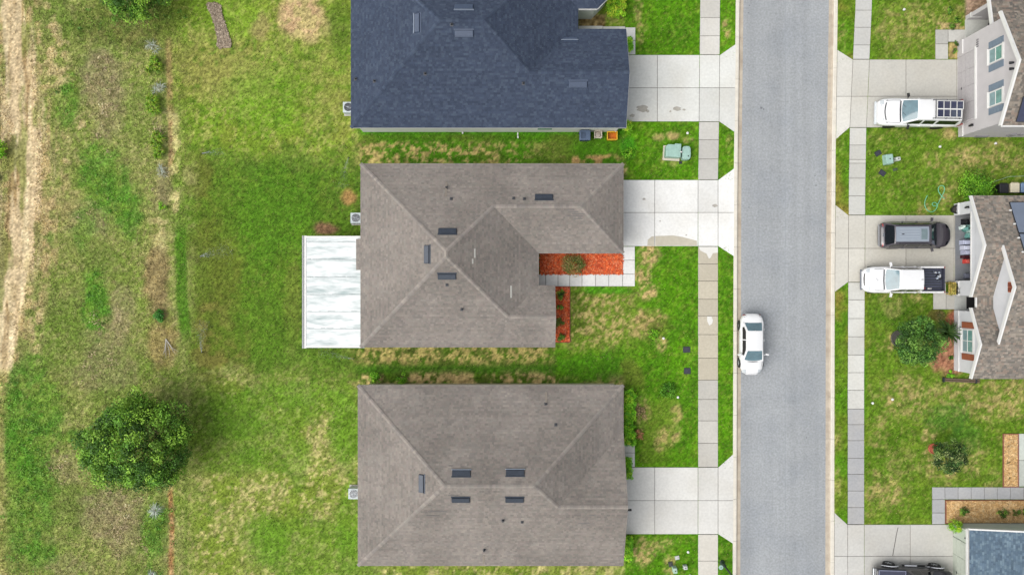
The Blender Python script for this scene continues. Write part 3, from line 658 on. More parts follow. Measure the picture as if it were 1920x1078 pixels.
EXPS = 0.145
def shingles(planes, palette, rng, vlim=None, blotch=None, contrast=1.0):
    V = []; F = []; Cc = []
    pal = np.array(palette)
    for pl in planes:
        uv = [((p - pl.o).dot(pl.u), (p - pl.o).dot(pl.up)) for p in pl.p]
        vmin = min(v for _, v in uv); vmax = max(v for _, v in uv); row = 0; v0 = vmin - 0.02
        while v0 < vmax:
            v1 = v0 + EXPS; strip = clip_half(clip_half(uv, 0, -1, -v0), 0, 1, v1 + .03)
            if len(strip) >= 3:
                ua = min(p[0] for p in strip); ub = max(p[0] for p in strip); u0 = ua - rng.uniform(0, .3)
                rowf = rng.uniform(.95, 1.05)
                while u0 < ub:
                    w = rng.uniform(.10, .27); u1 = u0 + w
                    if all(pt_in(uv, x, y) for x, y in ((u0, v0), (u1, v0), (u1, v1 + .03), (u0, v1 + .03))):
                        poly = [(u0, v0), (u1, v0), (u1, v1 + .03), (u0, v1 + .03)]
                    else: poly = clip_half(clip_half(strip, -1, 0, -u0), 1, 0, u1)
                    if len(poly) >= 3:
                        t = rng.uniform(.010, .022); base = len(V)
                        for (x, y) in poly:
                            lift = .004 + t * max(0, 1 - (y - v0) / (EXPS + .03))
                            V.append(pl.o + pl.u * x + pl.up * y + pl.n * lift)
                        F.append(tuple(range(base, base + len(poly))))
                        k = int(rng.integers(len(pal))); c = pal[k] * rowf * rng.uniform(1 - .07 * contrast, 1 + .07 * contrast)
                        if blotch is not None:
                            q = V[base]; c = c * blotch(q.x, q.y)
                        c = tuple(c); Cc.append(c)
                        for i in range(len(poly)):
                            a, bq = poly[i], poly[(i + 1) % len(poly)]
                            if abs(a[1] - v0) < 1e-6 and abs(bq[1] - v0) < 1e-6 and abs(a[0] - bq[0]) > 1e-4:
                                e = len(V); V.append(pl.o + pl.u * a[0] + pl.up * a[1] - pl.n * .004); V.append(pl.o + pl.u * bq[0] + pl.up * bq[1] - pl.n * .004)
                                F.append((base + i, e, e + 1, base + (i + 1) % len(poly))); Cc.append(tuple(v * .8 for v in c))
                    u0 = u1
            v0 = v1; row += 1
    return V, F, Cc

def make_roof(house, planes, palette, caps, seed, blotch=None, contrast=1.0, soffit=None, capcol=None):
    rng = np.random.default_rng(seed)
    deck = MB()
    for pl in planes: deck.poly([p - pl.n * .02 for p in pl.p]); deck.poly([p - pl.n * .09 for p in pl.p][::-1])
    roof = deck.build('roof', M_soffit, house)
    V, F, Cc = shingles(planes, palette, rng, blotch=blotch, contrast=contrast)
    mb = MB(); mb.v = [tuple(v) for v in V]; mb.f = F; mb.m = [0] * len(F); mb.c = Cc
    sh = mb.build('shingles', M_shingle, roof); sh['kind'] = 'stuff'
    cb = MB(); pal = np.array(capcol or palette)
    for a, b in caps:
        a, b = Vector(a), Vector(b); L_ = (b - a).length; d = (b - a) / L_; hd = Vector((d.x, d.y, 0)).normalized(); side = Vector((-hd.y, hd.x, 0)); n = max(1, int(L_ / .2))
        for i in range(n):
            p = a + d * (L_ * i / n); q = a + d * min(L_, L_ * (i + 1) / n + .05); w = .13; c = tuple(pal[int(rng.integers(len(pal)))] * rng.uniform(.92, 1.1) * 1.06)
            r0, r1 = .045, .032; drop = .035 if abs(d.z) > .05 else .058
            cb.add([p - side * w + Vector((0, 0, r0 - drop)), p + Vector((0, 0, r0)), p + side * w + Vector((0, 0, r0 - drop)), q - side * w + Vector((0, 0, r1 - drop)), q + Vector((0, 0, r1)), q + side * w + Vector((0, 0, r1 - drop))],
                   [(0, 3, 4, 1), (1, 4, 5, 2), (0, 1, 2)], 0, c)
    if caps:
        o = cb.build('ridge_caps', M_shingle, roof); o['kind'] = 'stuff'
    return roof

def board(p, q, out, name, parent, m=None, h=.17, w=.04, top=0.0):
    p, q = Vector(p), Vector(q); out = Vector(out).normalized(); mb = MB(); Z = Vector((0, 0, 1))
    a = [p - Z * h, q - Z * h, q - Z * h + out * w, p - Z * h + out * w]; b_ = [v + Z * (h + top) for v in a]
    if (q - p).cross(out).z < 0: a = [a[i] for i in (3, 2, 1, 0)]; b_ = [b_[i] for i in (3, 2, 1, 0)]
    mb.hexa(a + b_); return mb.build(name, m or M_white, parent)

def on_plane(pl, loc, rot_to_slope=True):
    """matrix: local x along the courses, y up the slope, z off the roof"""
    M = Matrix((pl.u, pl.up, pl.n)).transposed().to_4x4(); M.translation = loc; return M
def ridge_vent(roof, pl, px, py, along=True, L=1.28, W=.36, m=None, cap=False):
    mb = MB(); mb.box((0, 0, .05), (L, W, .09), taper=.93); mb.box((0, -W / 2 - .02, .03), (L * .96, .05, .05)); mb.box((0, W / 2 + .05, .012), (L + .06, .1, .012))
    o = mb.build('roof_vent', m or M_vent, roof, bevel=.012)
    o.matrix_basis = on_plane(pl, pl.hit(px, py) + pl.n * .015)
    lb = MB(); lb.box((0, 0, .098), (L * .9, W * .72, .012)); l = lb.build('vent_lid', M_vent if m is None else m, o)
    return o
M_shflash = mat('pipe_flashing', C(84, 86, 92), rough=.8, var=.1)
def pipe_vent(roof, pl, px, py, r=.05, h=.35, m=None):
    p = pl.hit(px, py); mb = MB(); mb.tube(p - Vector((0, 0, .1)), p + Vector((0, 0, h)), r, n=10); o = mb.build('vent_pipe', m or M_dark, roof)
    fb = MB(); M = on_plane(pl, p + pl.n * .02); fb.box((0, 0, 0), (.2, .22, .02)); f = fb.build('flashing', M_shflash, roof); f.matrix_basis = M
    return o

WF = 1.02
def walls(house, outline, h, color, name='wall', gables=()):
    mb = MB(); mb.prism(outline, 0.0, h)
    for g in gables: mb.poly(g); mb.poly([(p[0], p[1], p[2]) for p in g][::-1])
    return mb.build(name, M_wall, house, color=C(*color, WF))
def ac_unit(px, py, label, s=.78):
    x, y = G(px, py); r = empty('air_conditioner', (x, y, .1), label=label, cat='air conditioner', group='air conditioners behind the houses')
    mb = MB(); mb.box((0, 0, .04), (s + .15, s + .15, .08)); mb.build('pad', M_conc, r, color=C(205, 203, 196))
    mb = MB(); mb.box((0, 0, .46), (s, s, .74)); mb.build('cabinet', M_obj, r, bevel=.03, color=C(205, 216, 220))
    mb = MB()
    for k in range(5): mb.lathe([(s * (.1 + .07 * k), -.008), (s * (.1 + .07 * k), .008), (s * (.1 + .07 * k) + .012, .008), (s * (.1 + .07 * k) + .012, -.008)], (0, 0, .86), 20)
    for k in range(8): t = k * math.pi / 8; mb.tube((-s * .4 * math.cos(t), -s * .4 * math.sin(t), .852), (s * .4 * math.cos(t), s * .4 * math.sin(t), .852), .007, n=5)
    mb.build('fan_guard', M_chrome, r)
    mb = MB(); mb.lathe([(s * .4, .832), (s * .4, .836)], (0, 0, 0), 24); mb.build('fan_well', M_dark, r)
    f = MB()
    for k in range(3): t = k * 2.094; f.add([(.05 * math.cos(t - .5), .05 * math.sin(t - .5), .838), (s * .36 * math.cos(t - .35), s * .36 * math.sin(t - .35), .838), (s * .36 * math.cos(t + .35), s * .36 * math.sin(t + .35), .846), (.05 * math.cos(t + .5), .05 * math.sin(t + .5), .846)], [(0, 1, 2, 3)])
    f.build('fan_blades', mat_once('fan', C(70, 100, 140)), r)
    p = MB(); p.path([(s / 2, .1, .3), (s / 2 + .3, .1, .3), (s / 2 + .5, .1, .35)], .03); p.build('refrigerant_line', M_black, r)
    return r
def mat_once(name, c, **k): return MATS.get(name) or mat(name, c, **k)

def window_w(house, x, y0, y1, z0, z1, glassL=None, mull='v', sill=True):
    """window in a wall that faces -X (west); y0<y1"""
    d = .07; f = .08; mb = MB(); cy, cz = (y0 + y1) / 2, (z0 + z1) / 2
    mb.box((x - d / 2, y0 + f / 2, cz), (d, f, z1 - z0)); mb.box((x - d / 2, y1 - f / 2, cz), (d, f, z1 - z0))
    mb.box((x - d / 2, cy, z0 + f / 2), (d - .004, y1 - y0 - 2 * f, f)); mb.box((x - d / 2, cy, z1 - f / 2), (d - .004, y1 - y0 - 2 * f, f))
    mb.box((x - d / 2, cy, cz), (d - .012, y1 - y0 - 2 * f, .05))
    if mull == 'v': mb.box((x - d / 2, cy, z0 + (z1 - z0) * .27), (d - .02, .05, (z1 - z0) * .42)); mb.box((x - d / 2, cy, z0 + (z1 - z0) * .74), (d - .02, .05, (z1 - z0) * .40))
    w = mb.build('window', M_white, house)
    for k, (a, b_) in enumerate(((z0 + f, cz - .025), (cz + .025, z1 - f))):
        for j, (c_, e) in enumerate((((y0 + f, cy - .025), (cy + .025, y1 - f)) if mull == 'v' else ((y0 + f, y1 - f),))):
            g = MB(); g.box((x - .03, (c_ + e) / 2, (a + b_) / 2), (.02, e - c_, b_ - a)); g.build('pane', M_house_glass2 if k == 0 else M_house_glass, w)
    if sill: s_ = MB(); s_.box((x - .07, cy, z0 - .04), (.14, y1 - y0 + .1, .07)); s_.build('sill', M_white, w); s2 = MB(); s2.box((x - .05, cy, z1 + .05), (.1, y1 - y0 + .1, .09)); s2.build('head_trim', M_white, w)
    return w
def shutter_w(house, x, y0, y1, z0, z1, m):
    mb = MB(); mb.box((x - .02, (y0 + y1) / 2, (z0 + z1) / 2), (.04, y1 - y0, z1 - z0)); s = mb.build('shutter', m, house); n = 9
    for k in range(n):
        z = z0 + (z1 - z0) * (k + .5) / n; q = MB(); q.box((x - .05, (y0 + y1) / 2, z), (.02, y1 - y0 - .1, (z1 - z0) / n * .7)); q.build('louvre', m, s)
    return s
def garage_door(house, x, y0, y1, h, facing=-1, color=(208, 202, 200), cols=4, rows=4):
    mb = MB(); mb.box((x + facing * .02, (y0 + y1) / 2, h / 2 + .06), (.04, y1 - y0, h - .06)); d = mb.build('garage_door', M_obj, house, color=C(*[v * .93 for v in color])); me = None
    for r in range(rows):
        for c in range(cols):
            yy = y0 + (y1 - y0) * (c + .5) / cols; zz = .1 + (h - .14) * (r + .5) / rows; w_, h_ = (y1 - y0) / cols - .03, (h - .14) / rows - .03
            if me is None:
                q = MB(); q.box((0, 0, 0), (.03, w_, h_)); p = q.build('door_panel', M_obj, d, bevel=.008, color=C(*color)); me = p.data
            else:
                p = bpy.data.objects.new('door_panel', me); COL.objects.link(p); p.parent = d; p.color = (*C(*color), 1)
            p.location = (x + facing * .055, yy, zz)
    q = MB(); q.box((x + facing * .085, (y0 + y1) / 2, .62), (.03, .16, .05)); q.build('door_handle', M_dark, d)
    return d

ZS = 2.7; PI_ = .436
def zfun(ze, *eaves): pass

# ---- house with the blue-grey roof
hA = empty('house', (-2, 18, 0), label='single-storey house with a blue-grey shingle roof and white stucco walls', cat='house')
def loc3(h): return Vector(h.location)
def reparent(h):       # parts were modelled in street coordinates
    for o in list(h.children):
        o.matrix_parent_inverse = Matrix.Translation(-loc3(h))
def rooffn(ze, p=PI_):
    return lambda x, y, d: Vector((x, y, ze + p * d))
za = 2.9; xa0, xa1, xa2 = -11.43, 4.69, 8.10; ya0, ya1, yg1 = 11.32, 24.48, 18.32; hm = (ya1 - ya0) / 2; yr = ya0 + hm; hg = (yg1 - ya0) / 2; yg = ya0 + hg
R = rooffn(za)
rW, rE = xa0 + hm, xa1 - hm; gx0 = rE + (yr - yg)
A_S = Plane([R(xa0, ya0, 0), R(xa2, ya0, 0), R(xa2, yg, hg), R(gx0, yg, hg), R(rE, yr, hm), R(rW, yr, hm)])
A_W = Plane([R(xa0, ya1, 0), R(xa0, ya0, 0), R(rW, yr, hm)]); A_N = Plane([R(xa1, ya1, 0), R(xa0, ya1, 0), R(rW, yr, hm), R(rE, yr, hm)])
A_E = Plane([R(xa1, yg1, 0), R(xa1, ya1, 0), R(rE, yr, hm), R(gx0, yg, hg)]); A_GN = Plane([R(xa2, yg1, 0), R(xa1, yg1, 0), R(gx0, yg, hg), R(xa2, yg, hg)])
wz = rooffn(za + .004); wt = 2.36
A_B1 = Plane([wz(4.69, 19.76, 0), wz(6.06, 19.76, 0), wz(4.84, 22.12, wt), wz(2.33, 22.12, wt)]); A_B2 = Plane([wz(6.06, 19.76, 0), wz(7.2, 20.9, 0), wz(4.84, 22.12, wt)])
A_B3 = Plane([wz(7.2, 20.9, 0), wz(7.2, 23.34, 0), wz(4.84, 22.12, wt)]); A_B4 = Plane([wz(6.06, 24.48, 0), wz(4.69, 24.48, 0), wz(2.33, 22.12, wt), wz(4.84, 22.12, wt)]); A_B5 = Plane([wz(7.2, 23.34, 0), wz(6.06, 24.48, 0), wz(4.84, 22.12, wt)])
BLUE = [C(66, 76, 95), C(62, 72, 91), C(70, 80, 99), C(67, 78, 98), C(63, 73, 92), C(77, 88, 106), C(71, 82, 101)]
def blot(seed, lo=.86, hi=1.12, sc=3.0):
    def f(x, y):
        v = float(vnoise(np.array([x * 1.0]), np.array([y * 1.0]), sc, seed, 3)[0]); return lo + (hi - lo) * min(1, max(0, (v - .25) / .5))
    return f
rA = make_roof(hA, [A_S, A_W, A_N, A_E, A_GN, A_B1, A_B2, A_B3, A_B4, A_B5], BLUE,
               [(R(xa0, ya0, 0), R(rW, yr, hm)), (R(rW, yr, hm), R(rE, yr, hm)), (R(rE, yr, hm), R(gx0, yg, hg)), (R(gx0, yg, hg), R(xa2, yg, hg)), (R(xa0, ya1, 0), R(rW, yr, hm)), (R(rE, yr, hm), R(xa1, ya1, 0))], 11, contrast=.8)
walls(hA, [(xa0 + .3, ya0 + .3), (xa2 - .3, ya0 + .3), (xa2 - .3, yg1 - .3), (xa1 - .3, yg1 - .3), (xa1 - .3, 20.06), (5.93, 20.06), (6.9, 21.03), (6.9, 23.2), (5.93, 24.18), (xa0 + .3, 24.18)], 2.86, (226, 232, 222),
      gables=[[(xa2 - .3, ya0 + .3, 2.86), (xa2 - .3, yg1 - .3, 2.86), (xa2 - .3, yg, 4.24)]])
for p, q, o in (((xa0, ya0), (xa2, ya0), (0, 1, 0)), ((xa0, ya0), (xa0, ya1), (1, 0, 0)), ((xa1, yg1), (xa2, yg1), (0, -1, 0)), ((4.69, 19.76), (6.06, 19.76), (0, -1, 0)), ((6.06, 19.76), (7.2, 20.9), (1, -1, 0))):
    board((*p, za - .03), (*q, za - .03), o, 'fascia', hA)
board((xa2, ya0, za), (xa2, yg, za + PI_ * hg), (1, 0, 0), 'rake_board', hA, w=.025, top=-.03); board((xa2, yg1, za), (xa2, yg, za + PI_ * hg), (1, 0, 0), 'rake_board', hA, w=.025, top=-.03)
sb = MB(); sb.box((-1.66, ya0 + .15, za - .19), (19.4, .28, .02)); sb.build('soffit', M_soffit, hA)
garage_door(hA, xa2 - .3, 12.2, 17.1, 2.15, 1)
M_bvent = mat('blue_vent', C(70, 84, 108), rough=.5, var=.1); M_bvent2 = mat('bright_flashing', C(176, 188, 204), rough=.4, var=.05, metal=.5)
for pl, px, py in ((A_S, 870, 63), (A_N, 870, 15), (A_W, 783, 44), (A_S, 1084, 158)):
    v = ridge_vent(rA, pl, px, py, L=1.3, W=.4, m=M_bvent)
    sb = MB(); sb.box((0, -.24 if pl is not A_N else .24, .05), (1.36, .035, .09)); sb.build('vent_edge', M_bvent2, v) if pl is not A_S else None
v = ridge_vent(rA, A_GN, 1068, 75, L=1.1, W=.2, m=M_bvent); sb = MB(); sb.box((0, .1, .11), (1.2, .06, .02)); sb.build('vent_edge', M_bvent2, v)
for pl, px, py in ((A_W, 702, 153), (A_S, 797, 139), (A_S, 981, 157), (A_W, 667, 149), (A_S, 847, 47)): pipe_vent(rA, pl, px, py, h=.28)
wb = MB(); wb.box((0, 0, 0), (1.2, .06, .9)); w = wb.build('window', M_white, hA); w.location = (2.4, ya0 + .29, 1.5); wb = MB(); wb.box((0, -.035, 0), (1.05, .02, .75)); wb.build('pane', M_house_glass, w)
sb = MB(); sb.tube((xa0 + 19.1, ya0 + .24, 2.6), (xa0 + 19.1, ya0 + .24, .1), .04); sb.build('downspout', M_white, hA)
reparent(hA)

# ---- middle house, taupe roof
def taupe(d=0): return [C(141 + d, 134 + d, 127 + d), C(135 + d, 128 + d, 122 + d), C(147 + d, 139 + d, 131 + d), C(131 + d, 125 + d, 120 + d), C(142 + d, 133 + d, 127 + d), C(138 + d, 133 + d, 126 + d)]
hB = empty('house', (-2, 2, 0), label='L-shaped house with a taupe shingle roof and white patio cover behind', cat='house')
R = rooffn(ZS); hx = 6.345; x0 = -10.79; y0_, y1_ = -4.256, 8.816; xp = x0 + hx; ya, yb = 2.09, 2.47; xe = 1.90
hgB = (8.816 - 2.43) / 2; ygB = 2.43 + hgB; hfB = (.152 + 4.256) / 2; yfB = -4.256 + hfB; xg = xp + (ygB - yb); xf = xp + (ya - yfB)
B_N = Plane([R(7.94, y1_, 0), R(x0, y1_, 0), R(xp, yb, hx), R(xg, ygB, hgB), R(7.94 - hgB, ygB, hgB)])
B_W = Plane([R(x0, y1_, 0), R(x0, y0_, 0), R(xp, ya, hx), R(xp, yb, hx)])
B_S = Plane([R(x0, y0_, 0), R(3.08, y0_, 0), R(3.08, yfB, hfB), R(xf, yfB, hfB), R(xp, ya, hx)])
B_E = Plane([R(xe, .152, 0), R(xe, 2.43, 0), R(xg, ygB, hgB), R(xp, yb, hx), R(xp, ya, hx), R(xf, yfB, hfB)])
B_GS = Plane([R(xe, 2.43, 0), R(7.94, 2.43, 0), R(7.94 - hgB, ygB, hgB), R(xg, ygB, hgB)]); B_GE = Plane([R(7.94, 2.43, 0), R(7.94, y1_, 0), R(7.94 - hgB, ygB, hgB)])
B_FN = Plane([R(3.08, .152, 0), R(xe, .152, 0), R(xf, yfB, hfB), R(3.08, yfB, hfB)]); B_T = Plane([R(-11.13, 3.46, -.34), R(-11.13, 1.25, -.34), R(x0, 1.25, 0), R(x0, 3.46, 0)])
rB = make_roof(hB, [B_N, B_W, B_S, B_E, B_GS, B_GE, B_FN, B_T], taupe(4), [(R(x0, y1_, 0), R(xp, yb, hx)), (R(x0, y0_, 0), R(xp, ya, hx)), (R(xp, ya, hx), R(xp, yb, hx)), (R(xg, ygB, hgB), R(xp, yb, hx)), (R(xf, yfB, hfB), R(xp, ya, hx)),
               (R(xg, ygB, hgB), R(7.94 - hgB, ygB, hgB)), (R(7.94, y1_, 0), R(7.94 - hgB, ygB, hgB)), (R(7.94, 2.43, 0), R(7.94 - hgB, ygB, hgB)), (R(xf, yfB, hfB), R(3.08, yfB, hfB))], 12, blotch=blot(5, .88, 1.1, 2.2), capcol=taupe(10))
walls(hB, [(x0 + .35, y0_ + .35), (2.73, y0_ + .35), (2.73, -.2), (xe - .35, -.2), (xe - .35, 2.78), (7.59, 2.78), (7.59, y1_ - .35), (x0 + .35, y1_ - .35)], 2.68, (222, 216, 206), gables=[[(2.73, y0_ + .35, 2.68), (2.73, -.2, 2.68), (2.73, yfB, 3.5)]])
for p, q, o in (((x0, y0_), (3.08, y0_), (0, 1, 0)), ((x0, y0_), (x0, y1_), (1, 0, 0)), ((x0, y1_), (7.94, y1_), (0, -1, 0)), ((7.94, 2.43), (7.94, y1_), (-1, 0, 0)), ((xe, 2.43), (7.94, 2.43), (0, 1, 0)), ((xe, .152), (3.08, .152), (0, -1, 0)), ((xe, .152), (xe, 2.43), (-1, 0, 0))):
    board((*p, ZS - .03), (*q, ZS - .03), o, 'fascia', hB)
board((3.08, y0_, ZS), (3.08, yfB, ZS + PI_ * hfB), (-1, 0, 0), 'rake_board', hB, top=-.03); board((3.08, .152, ZS), (3.08, yfB, ZS + PI_ * hfB), (-1, 0, 0), 'rake_board', hB, top=-.03)
garage_door(hB, 7.59, 3.2, 8.0, 2.15, 1)
for pl, px, py in ((B_N, 1020, 370), (B_N, 839, 434), (B_W, 801, 477), (B_S, 838, 518)): ridge_vent(rB, pl, px, py)
for pl, px, py, h in ((B_N, 837, 352, .3), (B_N, 846, 373, .12), (B_S, 838, 534, .12), (B_S, 866, 580, .3), (B_N, 963, 372, .12), (B_N, 983, 373, .3)): pipe_vent(rB, pl, px, py, h=h, r=.06)
M_tab = mat('bare_shingle', C(200, 198, 190), rough=.8, var=.06); M_streak = mat('run_off_streak', C(172, 162, 150), rough=.9, var=.08, alpha=.6)
for pl, px, py, w, h in ((B_E, 890, 475, .62, .1), (B_E, 886, 490, .34, .1), (B_E, 958, 547, .85, .12)):
    mb = MB(); mb.box((0, 0, .012), (w, h, .02)); o = mb.build('missing_tab', M_tab, rB); o.matrix_basis = on_plane(pl, pl.hit(px, py) + pl.n * .014)
mb = MB(); mb.box((0, .45, .016), (.16, 1.2, .012)); o = mb.build('streak', M_streak, rB); o.matrix_basis = on_plane(B_N, B_N.hit(837, 345) + B_N.n * .014)
M_wx = mat('weathered_shingle', C(122, 118, 116), rough=.95, var=.1, scale=8)
for pl, px, py, w in ((B_GS, 1075, 397, .7), (B_GS, 1085, 401, .9), (B_GS, 1078, 405, 1.1), (B_GS, 1084, 410, .6), (B_GS, 1070, 393, .5)):
    mb = MB(); mb.box((0, 0, .012), (w, .07, .022)); o = mb.build('lifted_tab', M_wx, rB); o.matrix_basis = on_plane(pl, pl.hit(px, py) + pl.n * .012)
reparent(hB)

# ---- white patio cover behind the middle house
pc = empty('patio_cover', (*G(620, 548), 0), label='white insulated patio roof with dirty streaked panels behind the taupe house', cat='patio cover')
xw, xz = P(573, 0, 2.45).x, P(676, 0, 2.6).x + .25; edges = [443.5, 454, 487, 520, 553, 585, 617, 651.5]
def pz(x): return 2.30 + (x - xw) / (xz - xw) * .12
for a, b_ in zip(edges[:-1], edges[1:]):
    ya_, yb_ = P(0, a, 2.45).y, P(0, b_, 2.45).y; mb = MB(); xr = xz
    tongue = b_ > 448 and a < 506
    pts = [(xw, yb_ + .012), (xr, yb_ + .012), (xr, ya_ - .012), (xw, ya_ - .012)]
    mb.hexa([(x, y, pz(x) - .07) for x, y in pts] + [(x, y, pz(x)) for x, y in pts]); mb.build('roof_panel', M_panel, pc)
    sm = MB(); sm.hexa([(x, y, pz(x) + .0) for x, y in ((xw, yb_ - .03), (xr, yb_ - .03), (xr, yb_ + .03), (xw, yb_ + .03))] + [(x, y, pz(x) + .022) for x, y in ((xw, yb_ - .02), (xr, yb_ - .02), (xr, yb_ + .02), (xw, yb_ + .02))]); sm.build('panel_seam', mat_once('seam_cap', C(206, 214, 214), rough=.5), pc)
    rg = random.Random(int(a)); db = MB(); xx = xw + .1
    while xx < xr - .5:
        l_ = rg.uniform(.15, .5); t_ = rg.uniform(.012, .035); db.hexa([(x, y, pz(x) + .001) for x, y in ((xx, yb_ + .04), (xx + l_, yb_ + .04), (xx + l_, yb_ + .04 + t_), (xx, yb_ + .04 + t_))] + [(x, y, pz(x) + .005) for x, y in ((xx, yb_ + .04), (xx + l_, yb_ + .04), (xx + l_, yb_ + .04 + t_), (xx, yb_ + .04 + t_))]); xx += l_ + rg.choice((0, 0, .1, .5))
    db.build('seam_grime', mat_once('seam_grime', C(150, 164, 164), rough=.8, var=.2), pc)
yn, ys_ = P(0, 443, 2.45).y, P(0, 652, 2.45).y
for y in (yn - .1, ys_ + .02):
    mb = MB(); mb.hexa([(x, yy, pz(x) - .1) for x, yy in ((xw - .05, y), (xz - .02, y), (xz - .02, y + .12), (xw - .05, y + .12))] + [(x, yy, pz(x) + .03) for x, yy in ((xw - .05, y), (xz - .02, y), (xz - .02, y + .12), (xw - .05, y + .12))]); mb.build('edge_trim', M_white, pc)
gb = MB(); L_ = yn - ys_ + .1; cy = (yn + ys_) / 2
gb.box((xw - .13, cy, 2.21), (.26, L_, .02)); gb.box((xw - .255, cy, 2.27), (.02, L_, .12)); gb.box((xw - .01, cy, 2.272), (.05, L_, .10)); gb.build('gutter', M_white, pc)
gb = MB(); gb.box((xw - .29, cy, 2.20), (.04, L_ + .04, .16)); gb.build('gutter_face', mat_once('grey_fascia', C(120, 122, 130)), pc)
for k in range(5):
    y = ys_ + .1 + (L_ - .3) * k / 4; mb = MB(); mb.box((xw + .05, y, 1.15), (.08, .08, 2.2)); mb.build('post', M_white, pc)
mb = MB(); mb.box(((xw + xz) / 2, cy, .11), (xz - xw + .1, L_ - .1, .06)); mb.build('patio_slab', M_conc, pc, color=C(205, 203, 196))
for k in range(4):
    y = ys_ + .1 + (L_ - .3) * (k + .5) / 4; mb = MB(); mb.box((xw + .05, y, .45), (.02, (L_ - .3) / 4 - .1, .6)); mb.build('kick_panel', M_white, pc)
reparent(pc)

# ---- lower house, taupe roof
hC = empty('house', (-2, -13, 0), label='rectangular house with a taupe hip roof and five ridge vents', cat='house')
x0, xe, y1_, y0_ = -10.98, 7.94, -6.954, -19.80; hm = (y1_ - y0_) / 2; yr = y0_ + hm; rW, rE = x0 + hm, xe - hm; hg = 4.8; yg = y0_ + hg; xg = rE + (yr - yg)
yv = yg + hg
C_N = Plane([R(xe, y1_, 0), R(x0, y1_, 0), R(rW, yr, hm), R(rE, yr, hm)]); C_W = Plane([R(x0, y1_, 0), R(x0, y0_, 0), R(rW, yr, hm)])
C_S = Plane([R(x0, y0_, 0), R(xe, y0_, 0), R(xe, yg, hg), R(xg, yg, hg), R(rE, yr, hm), R(rW, yr, hm)])
C_E = Plane([R(xe, yv, 0), R(xe, y1_, 0), R(rE, yr, hm), R(xg, yg, hg)]); C_GN = Plane([R(xe, yv, 0), R(xg, yg, hg), R(xe, yg, hg)])
rC = make_roof(hC, [C_N, C_W, C_S, C_E, C_GN], taupe(5), [(R(x0, y1_, 0), R(rW, yr, hm)), (R(x0, y0_, 0), R(rW, yr, hm)), (R(rW, yr, hm), R(rE, yr, hm)), (R(rE, yr, hm), R(xe, y1_, 0)), (R(rE, yr, hm), R(xg, yg, hg)), (R(xg, yg, hg), R(xe, yg, hg))], 13, blotch=blot(9, .84, 1.1, 2.0), capcol=taupe(10))
walls(hC, [(x0 + .35, y0_ + .35), (xe - .35, y0_ + .35), (xe - .35, y1_ - .22), (x0 + .35, y1_ - .22)], 2.68, (226, 214, 190), gables=[[(xe - .35, y0_ + .35, 2.68), (xe - .35, yv - .3, 2.68), (xe - .35, yg, 4.6)]])
for p, q, o in (((x0, y0_), (xe, y0_), (0, 1, 0)), ((x0, y0_), (x0, y1_), (1, 0, 0)), ((x0, y1_), (xe, y1_), (0, -1, 0)), ((xe, yv), (xe, y1_), (-1, 0, 0))): board((*p, ZS - .03), (*q, ZS - .03), o, 'fascia', hC)
board((xe, y0_, ZS), (xe, yg, ZS + PI_ * hg), (-1, 0, 0), 'rake_board', hC, top=-.03); board((xe, yv, ZS), (xe, yg, ZS + PI_ * hg), (-1, 0, 0), 'rake_board', hC, top=-.03)
garage_door(hC, xe - .35, -18.9, -14.0, 2.15, 1)
for pl, px, py in ((C_N, 865, 887), (C_N, 966, 886), (C_W, 791, 906), (C_S, 864, 936), (C_S, 965, 936)):
    v = ridge_vent(rC, pl, px, py)
    if pl is C_N: sb = MB(); sb.box((0, -.23, .06), (1.36, .04, .09)); sb.build('vent_edge', M_bvent2, v)
for pl, px, py, h in ((C_N, 1023, 757, .32), (C_N, 1042, 796, .12), (C_S, 943, 975, .3), (C_S, 979, 978, .12), (C_S, 908, 1030, .34)): pipe_vent(rC, pl, px, py, h=h, r=.06)
for pl, px, py, L_ in ((C_N, 1024, 745, .8), (C_S, 907, 1048, .8)): mb = MB(); mb.box((0, 0, .016), (.16, L_, .012)); o = mb.build('streak', M_streak, rC); o.matrix_basis = on_plane(pl, pl.hit(px, py) + pl.n * .014)
for px, py, w in ((820, 958, 1.3), (812, 966, .9), (850, 928, .7), (1095, 980, .8), (1110, 965, .5), (845, 873, .3)):
    pl = C_S if py > 910 else C_N; mb = MB(); mb.box((0, 0, .012), (w, .07, .022)); o = mb.build('lifted_tab', M_wx, rC); o.matrix_basis = on_plane(pl, pl.hit(px, py) + pl.n * .012)
# camera lamp under the gable peak
mb = MB(); mb.tube((xe + .02, yg - .35, 4.3), (xe + .3, yg - .35, 4.25), .06, .09); mb.box((xe + .03, yg - .35, 4.3), (.06, .2, .2)); mb.build('flood_lamp', M_black, hC)
reparent(hC)
ac_unit(658, 207, 'air conditioner beside the blue-grey roofed house'); ac_unit(672, 411, 'air conditioner next to the white patio cover'); ac_unit(668, 919, 'air conditioner beside the rectangular taupe-roofed house')

